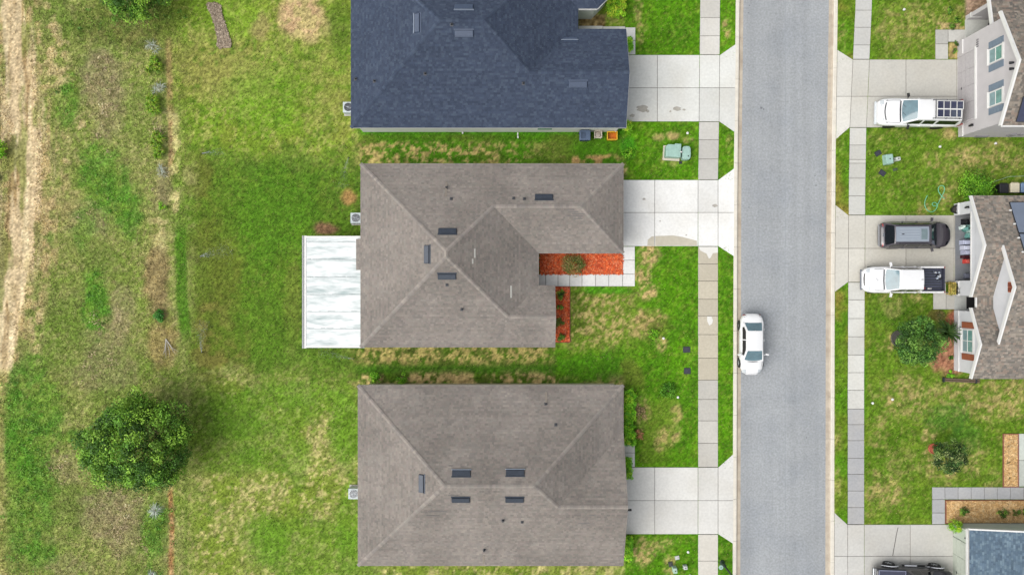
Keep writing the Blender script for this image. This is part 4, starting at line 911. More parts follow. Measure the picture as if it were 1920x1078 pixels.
# ---- two-storey house across the street
GREY = (208, 204, 206)
def mott(d=0): return [C(152 + d, 143 + d, 131 + d), C(138 + d, 130 + d, 121 + d), C(126 + d, 119 + d, 112 + d), C(163 + d, 153 + d, 141 + d), C(140 + d, 134 + d, 126 + d), C(156 + d, 140 + d, 128 + d), C(122 + d, 118 + d, 112 + d)]
hD = empty('house', (40, 15, 0), label='two-storey grey stucco house with blue-grey shutters and gable front', cat='house')
wx, wy0, wy1 = 33.4, 11.24, 18.36; pd = .47; ze = 5.36; ry = 14.8; rx = 33.1; e0, e1 = 10.94, 18.66
Rd = lambda x, y: Vector((x, y, ze + pd * (min(y - e0, e1 - y))))
D_S = Plane([Rd(rx, e0), Rd(46, e0), Rd(46, ry), Rd(rx, ry)]); D_N = Plane([Rd(46, e1), Rd(rx, e1), Rd(rx, ry), Rd(46, ry)])
D_P = Plane([(33.6, 18.36, 3.75), (38.6, 18.36, 3.75), (38.6, 24.0, 2.75), (33.6, 24.0, 2.75)])
rD = make_roof(hD, [D_S, D_N, D_P], mott(-4), [(Rd(rx + .15, ry), Rd(46, ry))], 14, contrast=1.2)
mb = MB(); mb.prism([(wx, wy0), (45.7, wy0), (45.7, wy1), (wx, wy1)], 0, 5.3)
mb.poly([(wx, wy1, 5.3), (wx, wy0, 5.3), (wx, ry, 7.0)]); mb.build('wall', M_wall, hD, color=C(*GREY, WF))
mb = MB(); mb.prism([(38.0, wy1 + .01), (45.7, wy1 + .01), (45.7, 26), (38.0, 26)], 0, 5.6); mb.build('wall', M_wall, hD, color=C(*GREY, WF))
mb = MB(); mb.prism([(33.95, 20.0), (38.0, 20.0), (38.0, 26), (35.6, 26), (35.6, 20.3), (33.95, 20.3)], 0, 2.95); mb.build('porch_wall', M_wall, hD, color=C(*GREY, WF))
mb = MB(); mb.prism([(33.9, wy1 + .02), (36.2, wy1 + .02), (36.2, 20.0), (33.9, 20.0)], 0, .16); mb.build('porch_floor', M_conc, hD, color=C(204, 206, 200))
for y0, y1 in ((19.98, 20.32),): mb = MB(); mb.box((33.95 + .4, 20.15, .72), (.84, .38, .07)); mb.build('trim_band', M_white, hD)
board(Rd(rx, e0), Rd(rx, ry), (-1, 0, 0), 'rake_board', hD, w=.13, top=.05, h=.2); board(Rd(rx, e1), Rd(rx, ry), (-1, 0, 0), 'rake_board', hD, w=.13, top=.05, h=.2)
board((33.6, 18.36, 3.75), (33.6, 24.0, 2.75), (-1, 0, 0), 'rake_board', hD, w=.13, top=.05, h=.2); board(Rd(rx, e0), Rd(46, e0), (0, -1, 0), 'gutter', hD, w=.1, h=.12)
garage_door(hD, wx, 12.28, 17.16, 2.13, -1, (196, 192, 194))
mb = MB(); mb.box((wx - .05, 14.72, 2.20), (.1, 5.2, .13)); mb.build('lintel_trim', M_white, hD)
for y in (12.2, 17.24): mb = MB(); mb.box((wx - .03, y, 1.06), (.06, .13, 2.1)); mb.build('jamb_trim', M_wall, hD, color=C(*GREY, WF))
for a, b_ in ((wy0 - .05, 12.13), (17.31, wy1)): mb = MB(); mb.box((wx - .03, (a + b_) / 2, .68), (.07, b_ - a, .07)); mb.build('trim_band', M_white, hD)
M_shut = mat('shutter_paint', C(124, 140, 156), rough=.7, var=.06, scale=4)
for y0 in (12.55, 15.55):
    window_w(hD, wx, y0, y0 + 1.05, 3.62, 5.06, mull=None)
    shutter_w(hD, wx, y0 - .52, y0 - .06, 3.6, 5.1, M_shut); shutter_w(hD, wx, y0 + 1.11, y0 + 1.57, 3.6, 5.1, M_shut)
for y in (14.55, 14.95): mb = MB(); mb.tube((wx, y, 6.1), (wx - .25, y, 6.0), .07, .1, n=10); mb.build('flood_lamp', M_dark, hD)
for y in (11.75,): mb = MB(); mb.box((wx - .08, y, 1.7), (.14, .12, .3)); mb.box((wx - .12, y, 1.9), (.2, .16, .05)); mb.build('wall_lantern', M_black, hD)
mb = MB()
for k in range(4): mb.box((wx - .02, 17.75 - k * .16, 2.35), (.03, .10, .2)); mb.box((wx - .02, 17.75 - k * .16 + .02, 2.35), (.04, .03, .1), m=1)
mb.build('house_number', [mat_once('number_plate', C(110, 108, 112)), M_wall], hD, color=C(*GREY, WF))
mb = MB(); mb.box((wx + 1.5, wy0 - .04, .5), (.9, .07, .35)); mb.build('wall_vent', mat_once('vent_grey', C(150, 148, 152)), hD); mb = MB(); mb.box((wx + 3.3, wy0 - .06, 1.1), (.4, .12, .6)); mb.box((wx + 3.9, wy0 - .05, 1.2), (.25, .1, .35)); mb.build('meter_box', mat_once('vent_grey', C(150, 148, 152)), hD)
for k, (u0, v0) in enumerate([(33.9 + 1.04 * i, 11.15 + 1.72 * j) for i in range(3) for j in range(2)]):
    z = D_S.z(u0 + .5, v0 + .84); mb = MB(); mb.box((0, 0, .06), (1.0, 1.66, .04)); o = mb.build('solar_panel', M_pv, rD); o.matrix_basis = on_plane(D_S, Vector((u0 + .5, v0 + .78, D_S.z(u0 + .5, v0 + .78))) + D_S.n * .05)
    fb = MB(); 
    for sx in (-.5, .5): fb.box((sx, 0, .06), (.03, 1.68, .05))
    for sy in (-.83, .83): fb.box((0, sy, .062), (.96, .03, .05))
    fb.build('panel_frame', M_dark, o)
reparent(hD)
x, y = P(1841, 40, .5).xy; r = empty('planter_pot', (36.3 - .55, 19.55, .16), label='black pot standing in the porch of the two-storey house', cat='plant pot')
mb = MB(); mb.lathe([(.16, 0), (.24, .1), (.26, .5), (.29, .52), (.29, .56), (.24, .56), (.22, .45)], n=18); mb.build('pot', M_black, r, smooth=True); mb = MB(); mb.lathe([(.02, .4), (.15, .55), (.1, .7), (.02, .78)], n=10); mb.build('ornament', mat_once('grey_orn', C(140, 160, 165)), r)
mb = MB(); mb.box((0, 0, .012), (.75, .5, .02)); mb.box((0, 0, .024), (.5, .3, .006), m=1); o = T(mb.build('doormat', [M_black, M_dark]), 'black doormat on the porch of the two-storey house', 'doormat'); o.location = (35.35, 18.95, .162)

# ---- single-storey house with open garage
LW = (222, 224, 228)
hE = empty('house', (40, 0, 0), label='white stucco house with three gables, open garage and orange shutters', cat='house')
pe = .42; N_, S_ = 6.536, -6.5; fx = 32.78; mx_ = 34.0; rY = .02
g0, g1 = -.684, N_; gr = (g0 + g1) / 2; w0, w1 = S_, -1.444; wr_ = (w0 + w1) / 2
zN = lambda y: 2.7 + pe * (N_ - y); zSs = lambda y: 2.7 + pe * (y - S_)
E_N = Plane([(48, N_, 2.7), (fx, N_, 2.7), (fx, gr, zN(gr)), (mx_, gr, zN(gr)), (mx_, rY, zN(rY)), (48, rY, zN(rY))])
E_S = Plane([(fx, S_, 2.7), (48, S_, 2.7), (48, rY, zSs(rY)), (mx_, rY, zSs(rY)), (mx_, wr_, zSs(wr_)), (fx, wr_, zSs(wr_))])
E_GS = Plane([(fx, gr, zN(gr)), (fx, g0, 2.7), (34.27, g0, 2.7), (34.27, gr, zN(gr))]); E_WN = Plane([(fx, wr_, zSs(wr_)), (34.27, wr_, zSs(wr_)), (34.27, w1, 2.7), (fx, w1, 2.7)])
E_V = Plane([(33.15, g0 + .01, 2.66), (33.15, w1 - .01, 2.66), (34.27, w1 - .01, 2.72), (34.27, g0 + .01, 2.72)])
rE = make_roof(hE, [E_N, E_S, E_GS, E_WN, E_V], mott(2), [((fx, gr, zN(gr)), (mx_ + .3, gr, zN(gr))), ((fx, wr_, zSs(wr_)), (mx_ + .3, wr_, zSs(wr_))), ((mx_ + .1, rY, zN(rY)), (48, rY, zN(rY)))], 15, contrast=.9)
fwx = 33.08
def wallbox(x0, x1, y0, y1, z0, z1, name='wall'): mb = MB(); mb.box(((x0 + x1) / 2, (y0 + y1) / 2, (z0 + z1) / 2), (x1 - x0, y1 - y0, z1 - z0)); return mb.build(name, M_wall, hE, color=C(*LW, WF))
go0, go1 = .5, 5.36; zl = 2.10
wallbox(fwx, fwx + .2, go1, 6.24, 0, 2.62); wallbox(fwx, fwx + .2, -.6, go0, 0, 2.62); wallbox(fwx, fwx + .2, go0 - .001, go1 + .001, zl, 2.615)
mb = MB(); mb.poly([(fwx, 6.24, 2.6), (fwx, -.45, 2.6), (fwx, gr, zN(gr) - .12)]); mb.build('gable_wall', M_wall, hE, color=C(*LW, WF))
wallbox(fwx + .2, 39.5, 6.04, 6.24, 0, 2.6); wallbox(fwx + .2, 39.5, -.6, -.42, 0, 2.6); wallbox(39.5, 39.7, -.6, 6.24, 0, 2.6); wallbox(39.8, 47, -6.2, 6.2, 0, 2.6)
mb = MB(); mb.prism([(fwx, -6.2), (39.5, -6.2), (39.5, -1.72), (fwx, -1.72)], 0, 2.6); mb.poly([(fwx, -1.75, 2.6), (fwx, -6.2, 2.6), (fwx, wr_, zSs(wr_) - .12)]); mb.build('wall', M_wall, hE, color=C(*LW, WF))
mb = MB(); mb.poly([(34.28, gr + .1, 2.4), (34.28, wr_ - .1, 2.4), (34.28, wr_ - .1, zSs(wr_ - .1)), (34.28, rY, zN(rY) - .1), (34.28, gr + .1, zN(gr + .1))]); mb.build('gable_wall', M_wall, hE, color=C(*LW, WF))
mb = MB(); mb.box((36.3, 2.8, .09), (6.3, 6.5, .1)); mb.build('garage_floor', M_conc, hE, color=C(132, 136, 142)); mb = MB(); mb.box((34.7, -1.16, .1), (3.2, 1.1, .13)); mb.build('porch_floor', M_conc, hE, color=C(196, 200, 198))
mb = MB(); mb.box((35.9, -1.16, 1.1), (.08, .95, 2.05)); mb.build('front_door', mat_once('door_paint', C(150, 150, 148)), hE)
for p, q in (((fx, g1, 2.7), (fx, gr, zN(gr))), ((fx, g0, 2.7), (fx, gr, zN(gr))), ((fx, w0, 2.7), (fx, wr_, zSs(wr_))), ((fx, w1, 2.7), (fx, wr_, zSs(wr_))), ((mx_, gr, zN(gr)), (mx_, rY, zN(rY))), ((mx_, wr_, zSs(wr_)), (mx_, rY, zSs(rY)))):
    board(p, q, (-1, 0, 0), 'rake_board', hE, w=.11, top=.05, h=.2)
mb = MB(); mb.box((33.1, -1.06, 2.62), (.08, .7, .14)); mb.build('porch_fascia', M_white, hE)
mb = MB(); mb.box((fwx - .025, (go0 + go1) / 2, zl + .05), (.05, go1 - go0 + .2, .1)); mb.build('lintel_trim', M_white, hE)
for a, b_ in ((go1 + .05, 6.26), (-.62, go0 - .05), (-6.22, -1.7)): mb = MB(); mb.box((fwx - .03, (a + b_) / 2, .72), (.07, b_ - a, .06)); mb.build('trim_band', M_white, hE)
window_w(hE, fwx, -4.72, -3.02, 1.15, 2.42)
M_orange = mat('orange_shutter', C(158, 92, 62), rough=.7, var=.08, scale=4)
shutter_w(hE, fwx, -2.95, -2.5, 1.1, 2.46, M_orange); shutter_w(hE, fwx, -5.26, -4.8, 1.1, 2.46, M_orange)
lv = MB(); lv.box((34.25, .02, 4.62), (.05, .72, .62)); l_ = lv.build('gable_louvre', mat_once('louvre_frame', C(208, 130, 96)), hE)
for k in range(4):
    for j in range(2): q = MB(); q.box((34.2, -.14 + .32 * j, 4.4 + .15 * k), (.05, .27, .09)); q.build('louvre', mat_once('louvre_slat', C(140, 72, 50)), l_)
for y in (5.8,): mb = MB(); mb.box((fwx - .08, y, 1.75), (.14, .12, .3)); mb.box((fwx - .12, y, 1.94), (.2, .16, .05)); mb.build('wall_lantern', M_black, hE)
for i in range(6):
    for j in range(2):
        cx, cy = 35.85 + 1.32 * i, 4.86 - 2.3 * j; o_ = Vector((cx, cy, E_N.z(cx, cy))) + E_N.n * .06
        mb = MB(); mb.box((0, 0, .04), (1.27, 2.4, .05)); o = mb.build('solar_panel', M_pvfar, rE); o.matrix_basis = on_plane(E_N, o_)
        fb = MB()
        for sx in (-.64, .64): fb.box((sx, 0, .05), (.035, 2.44, .06))
        for sy in (-1.21, 1.21): fb.box((0, sy, .052), (1.24, .035, .06))
        fb.build('panel_frame', M_dark, o)
for k in range(5):
    y = 5.4 - k * 1.0; mb = MB(); mb.box((0, 0, .04), (.16, .1, .08)); o = mb.build('rail_end', M_white, rE); o.matrix_basis = on_plane(E_N, Vector((35.13, y, E_N.z(35.13, y))) + E_N.n * .05)
reparent(hE)

# ---- corner of the pale green house
hG = empty('house', (40, -24, 0), label='pale green house corner with a slate-blue shingle roof and white gutter', cat='house')
gx0_, gy1_ = 32.57, -17.25
G_W = Plane([(gx0_, gy1_, 2.7), (gx0_, -31, 2.7), (39.5, -31, 2.7 + 6.93 * .15), (39.5, gy1_, 2.7 + 6.93 * .15)])
G_E = Plane([(46.4, gy1_, 2.7), (39.5, gy1_, 2.7 + 6.93 * .15), (39.5, -31, 2.7 + 6.93 * .15), (46.4, -31, 2.7)])
SL = [C(104, 124, 142), C(96, 116, 134), C(112, 132, 148), C(100, 120, 136), C(92, 110, 127), C(120, 140, 154)]
rG = make_roof(hG, [G_W, G_E], SL, [], 16, contrast=1.3)
walls(hG, [(33.05, -30.7), (46, -30.7), (46, -17.6), (33.05, -17.6)], 2.65, (206, 216, 202), gables=[[(46, -17.6, 2.65), (33.05, -17.6, 2.65), (39.5, -17.6, 3.6)]])
gb = MB(); gb.box((gx0_ - .06, -24.1, 2.56), (.12, 13.8, .13)); gb.box((gx0_ - .12, -24.1, 2.66), (.03, 13.8, .1)); gb.build('gutter', M_white, hG)
board((gx0_, gy1_, 2.7), (39.5, gy1_, 2.7 + 6.93 * .15), (0, 1, 0), 'rake_board', hG, w=.1, top=.04, h=.2)
mb = MB(); mb.path([(gx0_ - .04, -17.45, 2.55), (gx0_ + .2, -17.5, 2.4), (32.97, -17.62, 2.2), (32.97, -17.62, .1)], .045); mb.build('downspout', M_white, hG)
garage_door(hG, 33.05, -23.6, -18.6, 2.13, -1, (206, 214, 200)); mb = MB(); mb.box((32.97, -18.2, 1.75), (.12, .1, .26)); mb.build('wall_lantern', M_dark, hG)
reparent(hG)

# ------------------------------------------------------------------ plants
def leaf_cloud(centers, radii, per, size, cols, r, flat=0.5, squash=.8, bright=2.15):
    """many small folded leaves around clump centres; returns verts, faces, colours"""
    centers = np.asarray(centers, float); k = len(centers); n = k * per
    c = np.repeat(centers, per, 0); rad = np.repeat(np.asarray(radii, float), per)
    d = r.normal(size=(n, 3)); d /= np.linalg.norm(d, axis=1)[:, None]
    p = c + d * (rad * r.uniform(.25, 1, n) ** .6)[:, None] * np.array([1, 1, squash])
    nrm = d * .7 + np.array([0, 0, flat]) + r.normal(size=(n, 3)) * .45; nrm /= np.linalg.norm(nrm, axis=1)[:, None]
    t = np.cross(nrm, r.normal(size=(n, 3))); t /= np.linalg.norm(t, axis=1)[:, None]; b_ = np.cross(nrm, t)
    L_ = size * r.uniform(.6, 1.35, n); W = L_ * r.uniform(.38, .55, n)
    v = np.zeros((n, 4, 3)); v[:, 0] = p - t * (L_ / 2)[:, None]; v[:, 2] = p + t * (L_ / 2)[:, None] - nrm * (L_ * .12)[:, None]
    v[:, 1] = p + b_ * (W / 2)[:, None] + nrm * (L_ * .08)[:, None]; v[:, 3] = p - b_ * (W / 2)[:, None] + nrm * (L_ * .08)[:, None]
    cols = np.array(cols); ci = np.repeat(r.integers(len(cols), size=k), per); cc = cols[ci] * r.uniform(.7, 1.3, n)[:, None] * np.repeat(r.uniform(.65, 1.35, k), per)[:, None] * bright
    return v.reshape(-1, 3), np.arange(4 * n).reshape(-1, 4), np.repeat(np.clip(cc, 0, .7), 4, 0)
def crown_points(n, R_, rz, r, lobes=5, hollow=.45):
    ang = r.uniform(0, 6.28, lobes); amp = r.uniform(.04, .12, lobes); pts = []
    while len(pts) < n:
        d = r.normal(size=3); d /= np.linalg.norm(d)
        if d[2] < -.35: continue
        a = math.atan2(d[1], d[0]); f = .92 + sum(am * math.cos((i + 2) * a + an) for i, (an, am) in enumerate(zip(ang, amp))) * .5
        q = d * np.array([R_, R_, rz]) * f * r.uniform(hollow, 1) ** .5; pts.append(q)
    return np.array(pts)
GREEN_D = [C(58, 92, 28), C(74, 112, 36), C(96, 136, 44), C(46, 78, 24), C(120, 156, 54)]
GREEN_B = [C(92, 150, 24), C(112, 168, 36), C(72, 124, 24), C(132, 178, 44)]
GREEN_Y = [C(132, 172, 36), C(112, 160, 30), C(152, 186, 50), C(90, 136, 28)]
def tree(px, py, base, R_, rz, zc, n, per, size, cols, label, seed, clump=.5, trunk=.14, group=None):
    r = np.random.default_rng(seed); bx_, by_ = G(*base); gz = ground_at(bx_, by_); o = empty('tree', (bx_, by_, gz - .02), label=label, cat='tree', group=group)
    c = P(px, py, zc); off = Vector((c.x - bx_, c.y - by_, zc - gz))
    pts = crown_points(n, R_ - clump * .6, rz, r) + np.array(off)
    v, f, cc = leaf_cloud(pts, r.uniform(.6, 1.2, n) * clump, per, size, cols, r)
    np_mesh('crown', v, f, M_leaf, o, cc)
    mb = MB(); top = off * .75; q = Vector((top.x * .3, top.y * .3, top.z * .5)); mb.tube((0, 0, -.1), q, trunk, trunk * .75, 9); mb.tube(q, top, trunk * .75, trunk * .4, 8)
    for k in range(min(16, n)):
        e = Vector(pts[int(r.integers(n))]); m_ = q.lerp(top, r.uniform(.2, 1)); mid = m_.lerp(e, .5) + Vector((0, 0, .12)); mb.tube(m_, mid, trunk * .32, trunk * .2, 6, caps=False); mb.tube(mid, e, trunk * .2, trunk * .06, 6, caps=False)
    mb.build('trunk', M_bark, o, smooth=True)
    return o
def shrub(name, px, py, R_, h, n, per, size, cols, label, seed, cat='shrub', group=None, flatness=.5, z0=None):
    r = np.random.default_rng(seed); x, y = G(px, py); gz = ground_at(x, y) if z0 is None else z0; o = empty(name, (x, y, gz - .01), label=label, cat=cat, group=group)
    pts = crown_points(n, R_ * .8, h * .55, r, hollow=.3) + np.array([0, 0, h * .5]); v, f, cc = leaf_cloud(pts, r.uniform(.25, .5, n) * R_, per, size, cols, r, flat=flatness)
    v[:, 2] = np.maximum(v[:, 2], .01); np_mesh('foliage', v, f, M_leaf, o, cc)
    mb = MB()
    for k in range(7): e = Vector(pts[int(r.integers(n))]); mb.tube((r.uniform(-.04, .04), r.uniform(-.04, .04), -.03), e, .02, .006, 5, caps=False)
    mb.build('stems', M_bark, o); return o
def hedge(x0, x1, y0, y1, h, label, seed, dens=70, cols=GREEN_B, size=.10):
    r = np.random.default_rng(seed); cx, cy = G((x0 + x1) / 2, (y0 + y1) / 2); w, d = (x1 - x0) * S, (y1 - y0) * S; o = empty('hedge', (cx, cy, .09), label=label, cat='hedge')
    n = max(12, int(w * d * dens)); pts = np.stack([r.uniform(-w / 2 + .1, w / 2 - .1, n), r.uniform(-d / 2 + .1, d / 2 - .1, n), h * r.uniform(.35, .95, n) ** .6], -1)
    v, f, cc = leaf_cloud(pts, np.full(n, .17), 30, size, cols, r, flat=.7, bright=2.8); v[:, 2] = np.maximum(v[:, 2], .01); np_mesh('foliage', v, f, M_leaf, o, cc)
    mb = MB()
    for k in range(max(4, n // 8)): p = pts[int(r.integers(n))]; mb.tube((p[0], p[1], -.04), (p[0] + r.uniform(-.1, .1), p[1], p[2]), .02, .008, 5, caps=False)
    mb.build('stems', M_bark, o); return o
def fronds(name, px, py, R_, h, n, w, cols, label, seed, cat='plant', group=None, droop=.5, bases=1, ell=(0, 0)):
    """plant of long arching blades from one base"""
    r = np.random.default_rng(seed); x, y = G(px, py); o = empty(name, (x, y, ground_at(x, y) - .01), label=label, cat=cat, group=group); V = []; F = []; Cc = []; cols = np.array(cols)
    bp = [(0, 0)] + [(r.normal() * ell[0], r.normal() * ell[1]) for _ in range(bases - 1)]
    for k in range(n):
        ox, oy = bp[k % bases]
        a = r.uniform(0, 6.28); L_ = R_ * r.uniform(.5, 1.05); hh = h * r.uniform(.4, 1.1); ca, sa = math.cos(a), math.sin(a); c = cols[int(r.integers(len(cols)))] * r.uniform(.75, 1.25) * 1.5; ww = w * r.uniform(.6, 1.3); b0 = len(V)
        for t in (0, .35, .7, 1.0):
            q = L_ * t; z = hh * (4 * t * (1 - t) * .8 + t * (1 - droop)); wd = ww * (1 - t) * (.6 + 1.2 * t) + .002
            V += [(ox + ca * q - sa * wd, oy + sa * q + ca * wd, z), (ox + ca * q + sa * wd, oy + sa * q - ca * wd, z)]; Cc += [c, c]
        for i in range(3): F.append((b0 + 2 * i, b0 + 2 * i + 1, b0 + 2 * i + 3, b0 + 2 * i + 2))
    np_mesh('blades', V, F, M_leaf, o, np.clip(np.array(Cc), 0, .75)); mb = MB(); mb.lathe([(R_ * .12, -.02), (R_ * .1, .06), (.02, .1)], n=10); mb.build('base', M_bark, o); return o

tree(258, 830, (258, 812), 4.15, 2.7, 2.9, 420, 90, .17, GREEN_D, 'large round-crowned tree standing in the weedy field', 101, .62, .2)
tree(240, -42, (250, -60), 3.4, 2.4, 2.6, 130, 90, .17, GREEN_D, 'dark green tree at the field edge beyond the bare strip', 102, .6, .18)
tree(1722, 641, (1686, 634), 1.9, 1.35, 2.7, 150, 70, .15, [C(56, 92, 34), C(70, 108, 40), C(42, 72, 26), C(92, 126, 52)], 'small leafy tree leaning over a dark mulch ring by the window', 103, .42, .07)
tree(1779, 854, (1750, 840), 1.35, 1.2, 2.3, 90, 60, .13, [C(40, 66, 26), C(58, 86, 36), C(84, 104, 52), C(30, 52, 22), C(120, 132, 80)], 'small dark-leaved tree beside a terracotta ring', 104, .34, .06)
for px, py, rr, c, lab, nm in ((1684, 634, .62, C(86, 84, 78), 'dark mulch tree ring in the lawn', 'tree_ring'), (1748, 840, .38, C(196, 104, 78), 'terracotta ring at the foot of the dark-leaved tree', 'tree_ring')):
    x, y = G(px, py); mb = MB(); mb.lathe([(rr * .9, .0), (rr, .02), (rr, .12), (rr * .92, .14), (rr * .9, .08), (.05, .075)], (0, 0, 0), 28); o = T(mb.build(nm, M_obj, smooth=False, color=c), lab, 'tree ring'); o.location = (x, y, .08)
# field shrubs along the back boundary
for px, py, R_, s_ in ((293, 127, .75, 201), (292, 203, .85, 202), (302, 278, .85, 203)):
    fronds('field_shrub', px, py, R_ * .55, .45, 560, .03, GREEN_Y + [C(80, 112, 30), C(150, 150, 70)], {127: 'yellow-green grassy shrub between the two upper silvery clumps', 203: 'yellow-green grassy shrub below the second silvery clump', 278: 'yellow-green grassy shrub above the third silvery clump'}[py], s_, 'shrub', 'yellow-green shrubs along the back boundary', bases=9, ell=(.18, .42))
SILV = [C(178, 188, 176), C(158, 172, 164), C(196, 200, 184), C(140, 152, 136)]
for px, py, s_, lab in ((290, 86, 211, 'silvery clump at the top of the back boundary row'), (297, 165, 212, 'silvery clump between two yellow-green shrubs'), (306, 318, 213, 'silvery clump below the lowest yellow-green shrub')):
    fronds('silver_clump', px, py, .55, .25, 110, .014, SILV + [C(150, 146, 110), C(120, 126, 90)], lab, s_, 'plant', 'silvery clumps along the back boundary', droop=.8, bases=4, ell=(.22, .2))
fronds('silver_clump', 294, 955, .75, .25, 90, .016, SILV, 'silvery dry clump below the large round tree', 215, 'plant', droop=.8)
fronds('silver_clump', 288, 1074, .5, .2, 60, .016, SILV, 'small silvery clump beside the orange bare strip', 216, 'plant', droop=.8)
# dead branch
bx_, by_ = G(318, 645); o = empty('dead_branch', (bx_, by_, ground_at(bx_, by_)), label='pale dead branch lying forked on the bare ground', cat='branch')
for k, (ex, ey) in enumerate(((-.5, -.9), (-.2, -1.05), (.1, -.95), (.75, -.55), (.55, -.75), (-.35, -.6))):
    mb = MB(); m_ = (ex * .5 + .05 * (-1) ** k, ey * .5, .14); mb.tube((-.2, .42, .05), m_, .022, .017, 6); mb.tube(m_, (ex, ey, .04), .017, .006, 6); mb.build('twig', mat_once('dead_wood', C(200, 196, 186)), o)
shrub('weed', 302, 592, .55, .4, 20, 24, .14, [C(50, 104, 36), C(66, 122, 44)], 'dark green broad-leaved weed in the bare strip', 221, 'weed')
shrub('weed', 308, 388, .4, .25, 12, 24, .1, GREEN_B, 'small bright green weed in the straw patch', 222, 'weed')
shrub('field_bush', 4, 282, .75, .8, 26, 40, .13, GREEN_B, 'bright bush at the edge of the sandy track', 223, 'bush'); shrub('field_bush', -2, 335, .35, .4, 12, 30, .12, GREEN_D, 'small dark bush below the bright one by the track', 224, 'bush')
# bright weed thickets in the field: nobody could count them
r_ = np.random.default_rng(77); cs = []
for cx, cy, rx, ry, n in ((60, 800, 34, 60, 70), (70, 885, 30, 40, 50), (50, 960, 30, 60, 40), (180, 570, 18, 50, 26), (150, 815, 40, 8, 20), (290, 1000, 22, 60, 40), (128, 190, 14, 34, 14), (190, 330, 30, 40, 24), (20, 730, 14, 30, 16), (250, 30, 90, 20, 40), (225, 395, 40, 30, 20), (60, 1040, 40, 30, 24), (300, 960, 14, 20, 14)):
    for _ in range(n):
        x, y = G(cx + rx * r_.normal() * .6, cy + ry * r_.normal() * .6); cs.append((x, y, ground_at(x, y) + .08))
v, f, cc = leaf_cloud(cs, r_.uniform(.15, .4, len(cs)), 22, .11, [C(84, 132, 42), C(100, 142, 50), C(76, 116, 42), C(114, 144, 60)], r_, flat=.6, squash=.45)
T(np_mesh('weed_thicket', v, f, M_leaf, None, cc), 'bright green weed thickets spread through the open field', 'weeds', kind='stuff')
# dry brown brush
cs = []
for cx, cy, rx, ry, n in ((195, 150, 28, 55, 36), (205, 235, 18, 40, 14), (215, 960, 46, 50, 36), (200, 610, 34, 36, 14), (170, 400, 30, 24, 8), (190, 690, 50, 36, 12), (310, 345, 12, 30, 14), (300, 250, 14, 14, 10), (240, 1020, 30, 30, 20), (120, 870, 30, 30, 14)):
    for _ in range(n):
        x, y = G(cx + rx * r_.normal() * .6, cy + ry * r_.normal() * .6); cs.append((x, y, ground_at(x, y) + .05))
v, f, cc = leaf_cloud(cs, r_.uniform(.2, .5, len(cs)), 22, .12, [C(160, 146, 116), C(146, 134, 100), C(172, 158, 126), C(134, 128, 88)], r_, flat=.9, squash=.25)
T(np_mesh('dry_brush', v, f, M_tuft, None, cc), 'dry brown brush patches in the open field', 'brush', kind='stuff')

hedge(1133, 1171, -12, 41, 1.0, 'square light green hedge beside the blue-grey roofed house', 301, cols=GREEN_Y); hedge(1173, 1184, 74, 104, .7, 'slim bright hedge between the garage and narrow path', 302, 90)
hedge(1164, 1184, 229, 251, .7, 'small hedge at the garage corner by the orange box', 303, 90, GREEN_Y); hedge(1166, 1189, 726, 832, 1.0, 'long bright hedge along the front of the taupe hip roof', 304)
hedge(1166, 1183, 852, 894, .8, 'rounded hedge between the path stub and white driveway', 305, 90); hedge(1164, 1184, 1000, 1046, .8, 'hedge on the driveway side opposite the lamp post', 306, 90)
shrub('mulch_shrub', 1074, 496, .95, .8, 50, 50, .1, [C(92, 112, 48), C(120, 112, 64), C(74, 96, 38), C(150, 128, 84)], 'wide twiggy shrub in the long red mulch bed', 311)
for px, py, R_, lab, s_ in ((1051, 553, .42, 'glossy round shrub at the path end of the narrow red bed', 312), (1050, 575, .34, 'thin shrub second from the path in the narrow red bed', 313), (1049, 604, .45, 'sprawling shrub third from the path in the narrow red bed', 314), (1052, 632, .36, 'small shrub at the far end of the narrow red bed', 315)):
    shrub('bed_shrub', px, py, R_, .5, 16 if s_ != 313 else 8, 34, .09, GREEN_D if s_ != 314 else [C(104, 120, 50), C(84, 108, 40)], lab, s_, group='shrubs in the narrow red bed')
shrub('weed', 1224, 626, .5, .22, 18, 24, .1, GREEN_B, 'flat bright weed in the dry front lawn', 321, 'weed'); shrub('weed', 1251, 731, .75, .35, 34, 30, .11, [C(70, 122, 26), C(90, 140, 36), C(56, 100, 24)], 'spreading green weed on the lawn above the hedge', 322, 'weed')
shrub('weed', 1180, 290, .6, .3, 22, 26, .1, GREEN_B, 'bright weed patch near the green utility boxes', 323, 'weed'); shrub('weed', 1200, 772, .6, .25, 22, 30, .1, [C(150, 128, 96), C(120, 112, 72)], 'brown dry weed beside the long hedge', 324, 'weed'); shrub('weed', 1199, 812, .45, .25, 16, 30, .1, [C(160, 110, 80), C(110, 104, 60)], 'reddish dry weed near the end of the long hedge', 325, 'weed')
shrub('bush', 1820, 353, 1.5, 1.15, 60, 70, .12, [C(76, 126, 26), C(92, 142, 34), C(58, 100, 22), C(110, 150, 40)], 'big rounded bush beside the open garage house', 331, 'bush'); fronds('cycad', 1768, 622, 1.25, 1.0, 120, .05, [C(58, 88, 36), C(76, 106, 48), C(44, 70, 28)], 'spiky cycad plant beside the orange-shuttered window', 332, 'cycad')
shrub('weed', 1757, 592, .45, .4, 14, 30, .1, [C(110, 100, 60), C(90, 96, 50)], 'dull brown shrub between the path and cycad', 333, 'weed'); shrub('weed', 1779, 671, .22, .3, 6, 30, .09, GREEN_D, 'tiny dark shrub on the pink mulch under the window', 334, 'weed'); shrub('weed', 1779, 700, .35, .3, 10, 30, .1, GREEN_B, 'small green plant behind the timber edging', 335, 'weed')
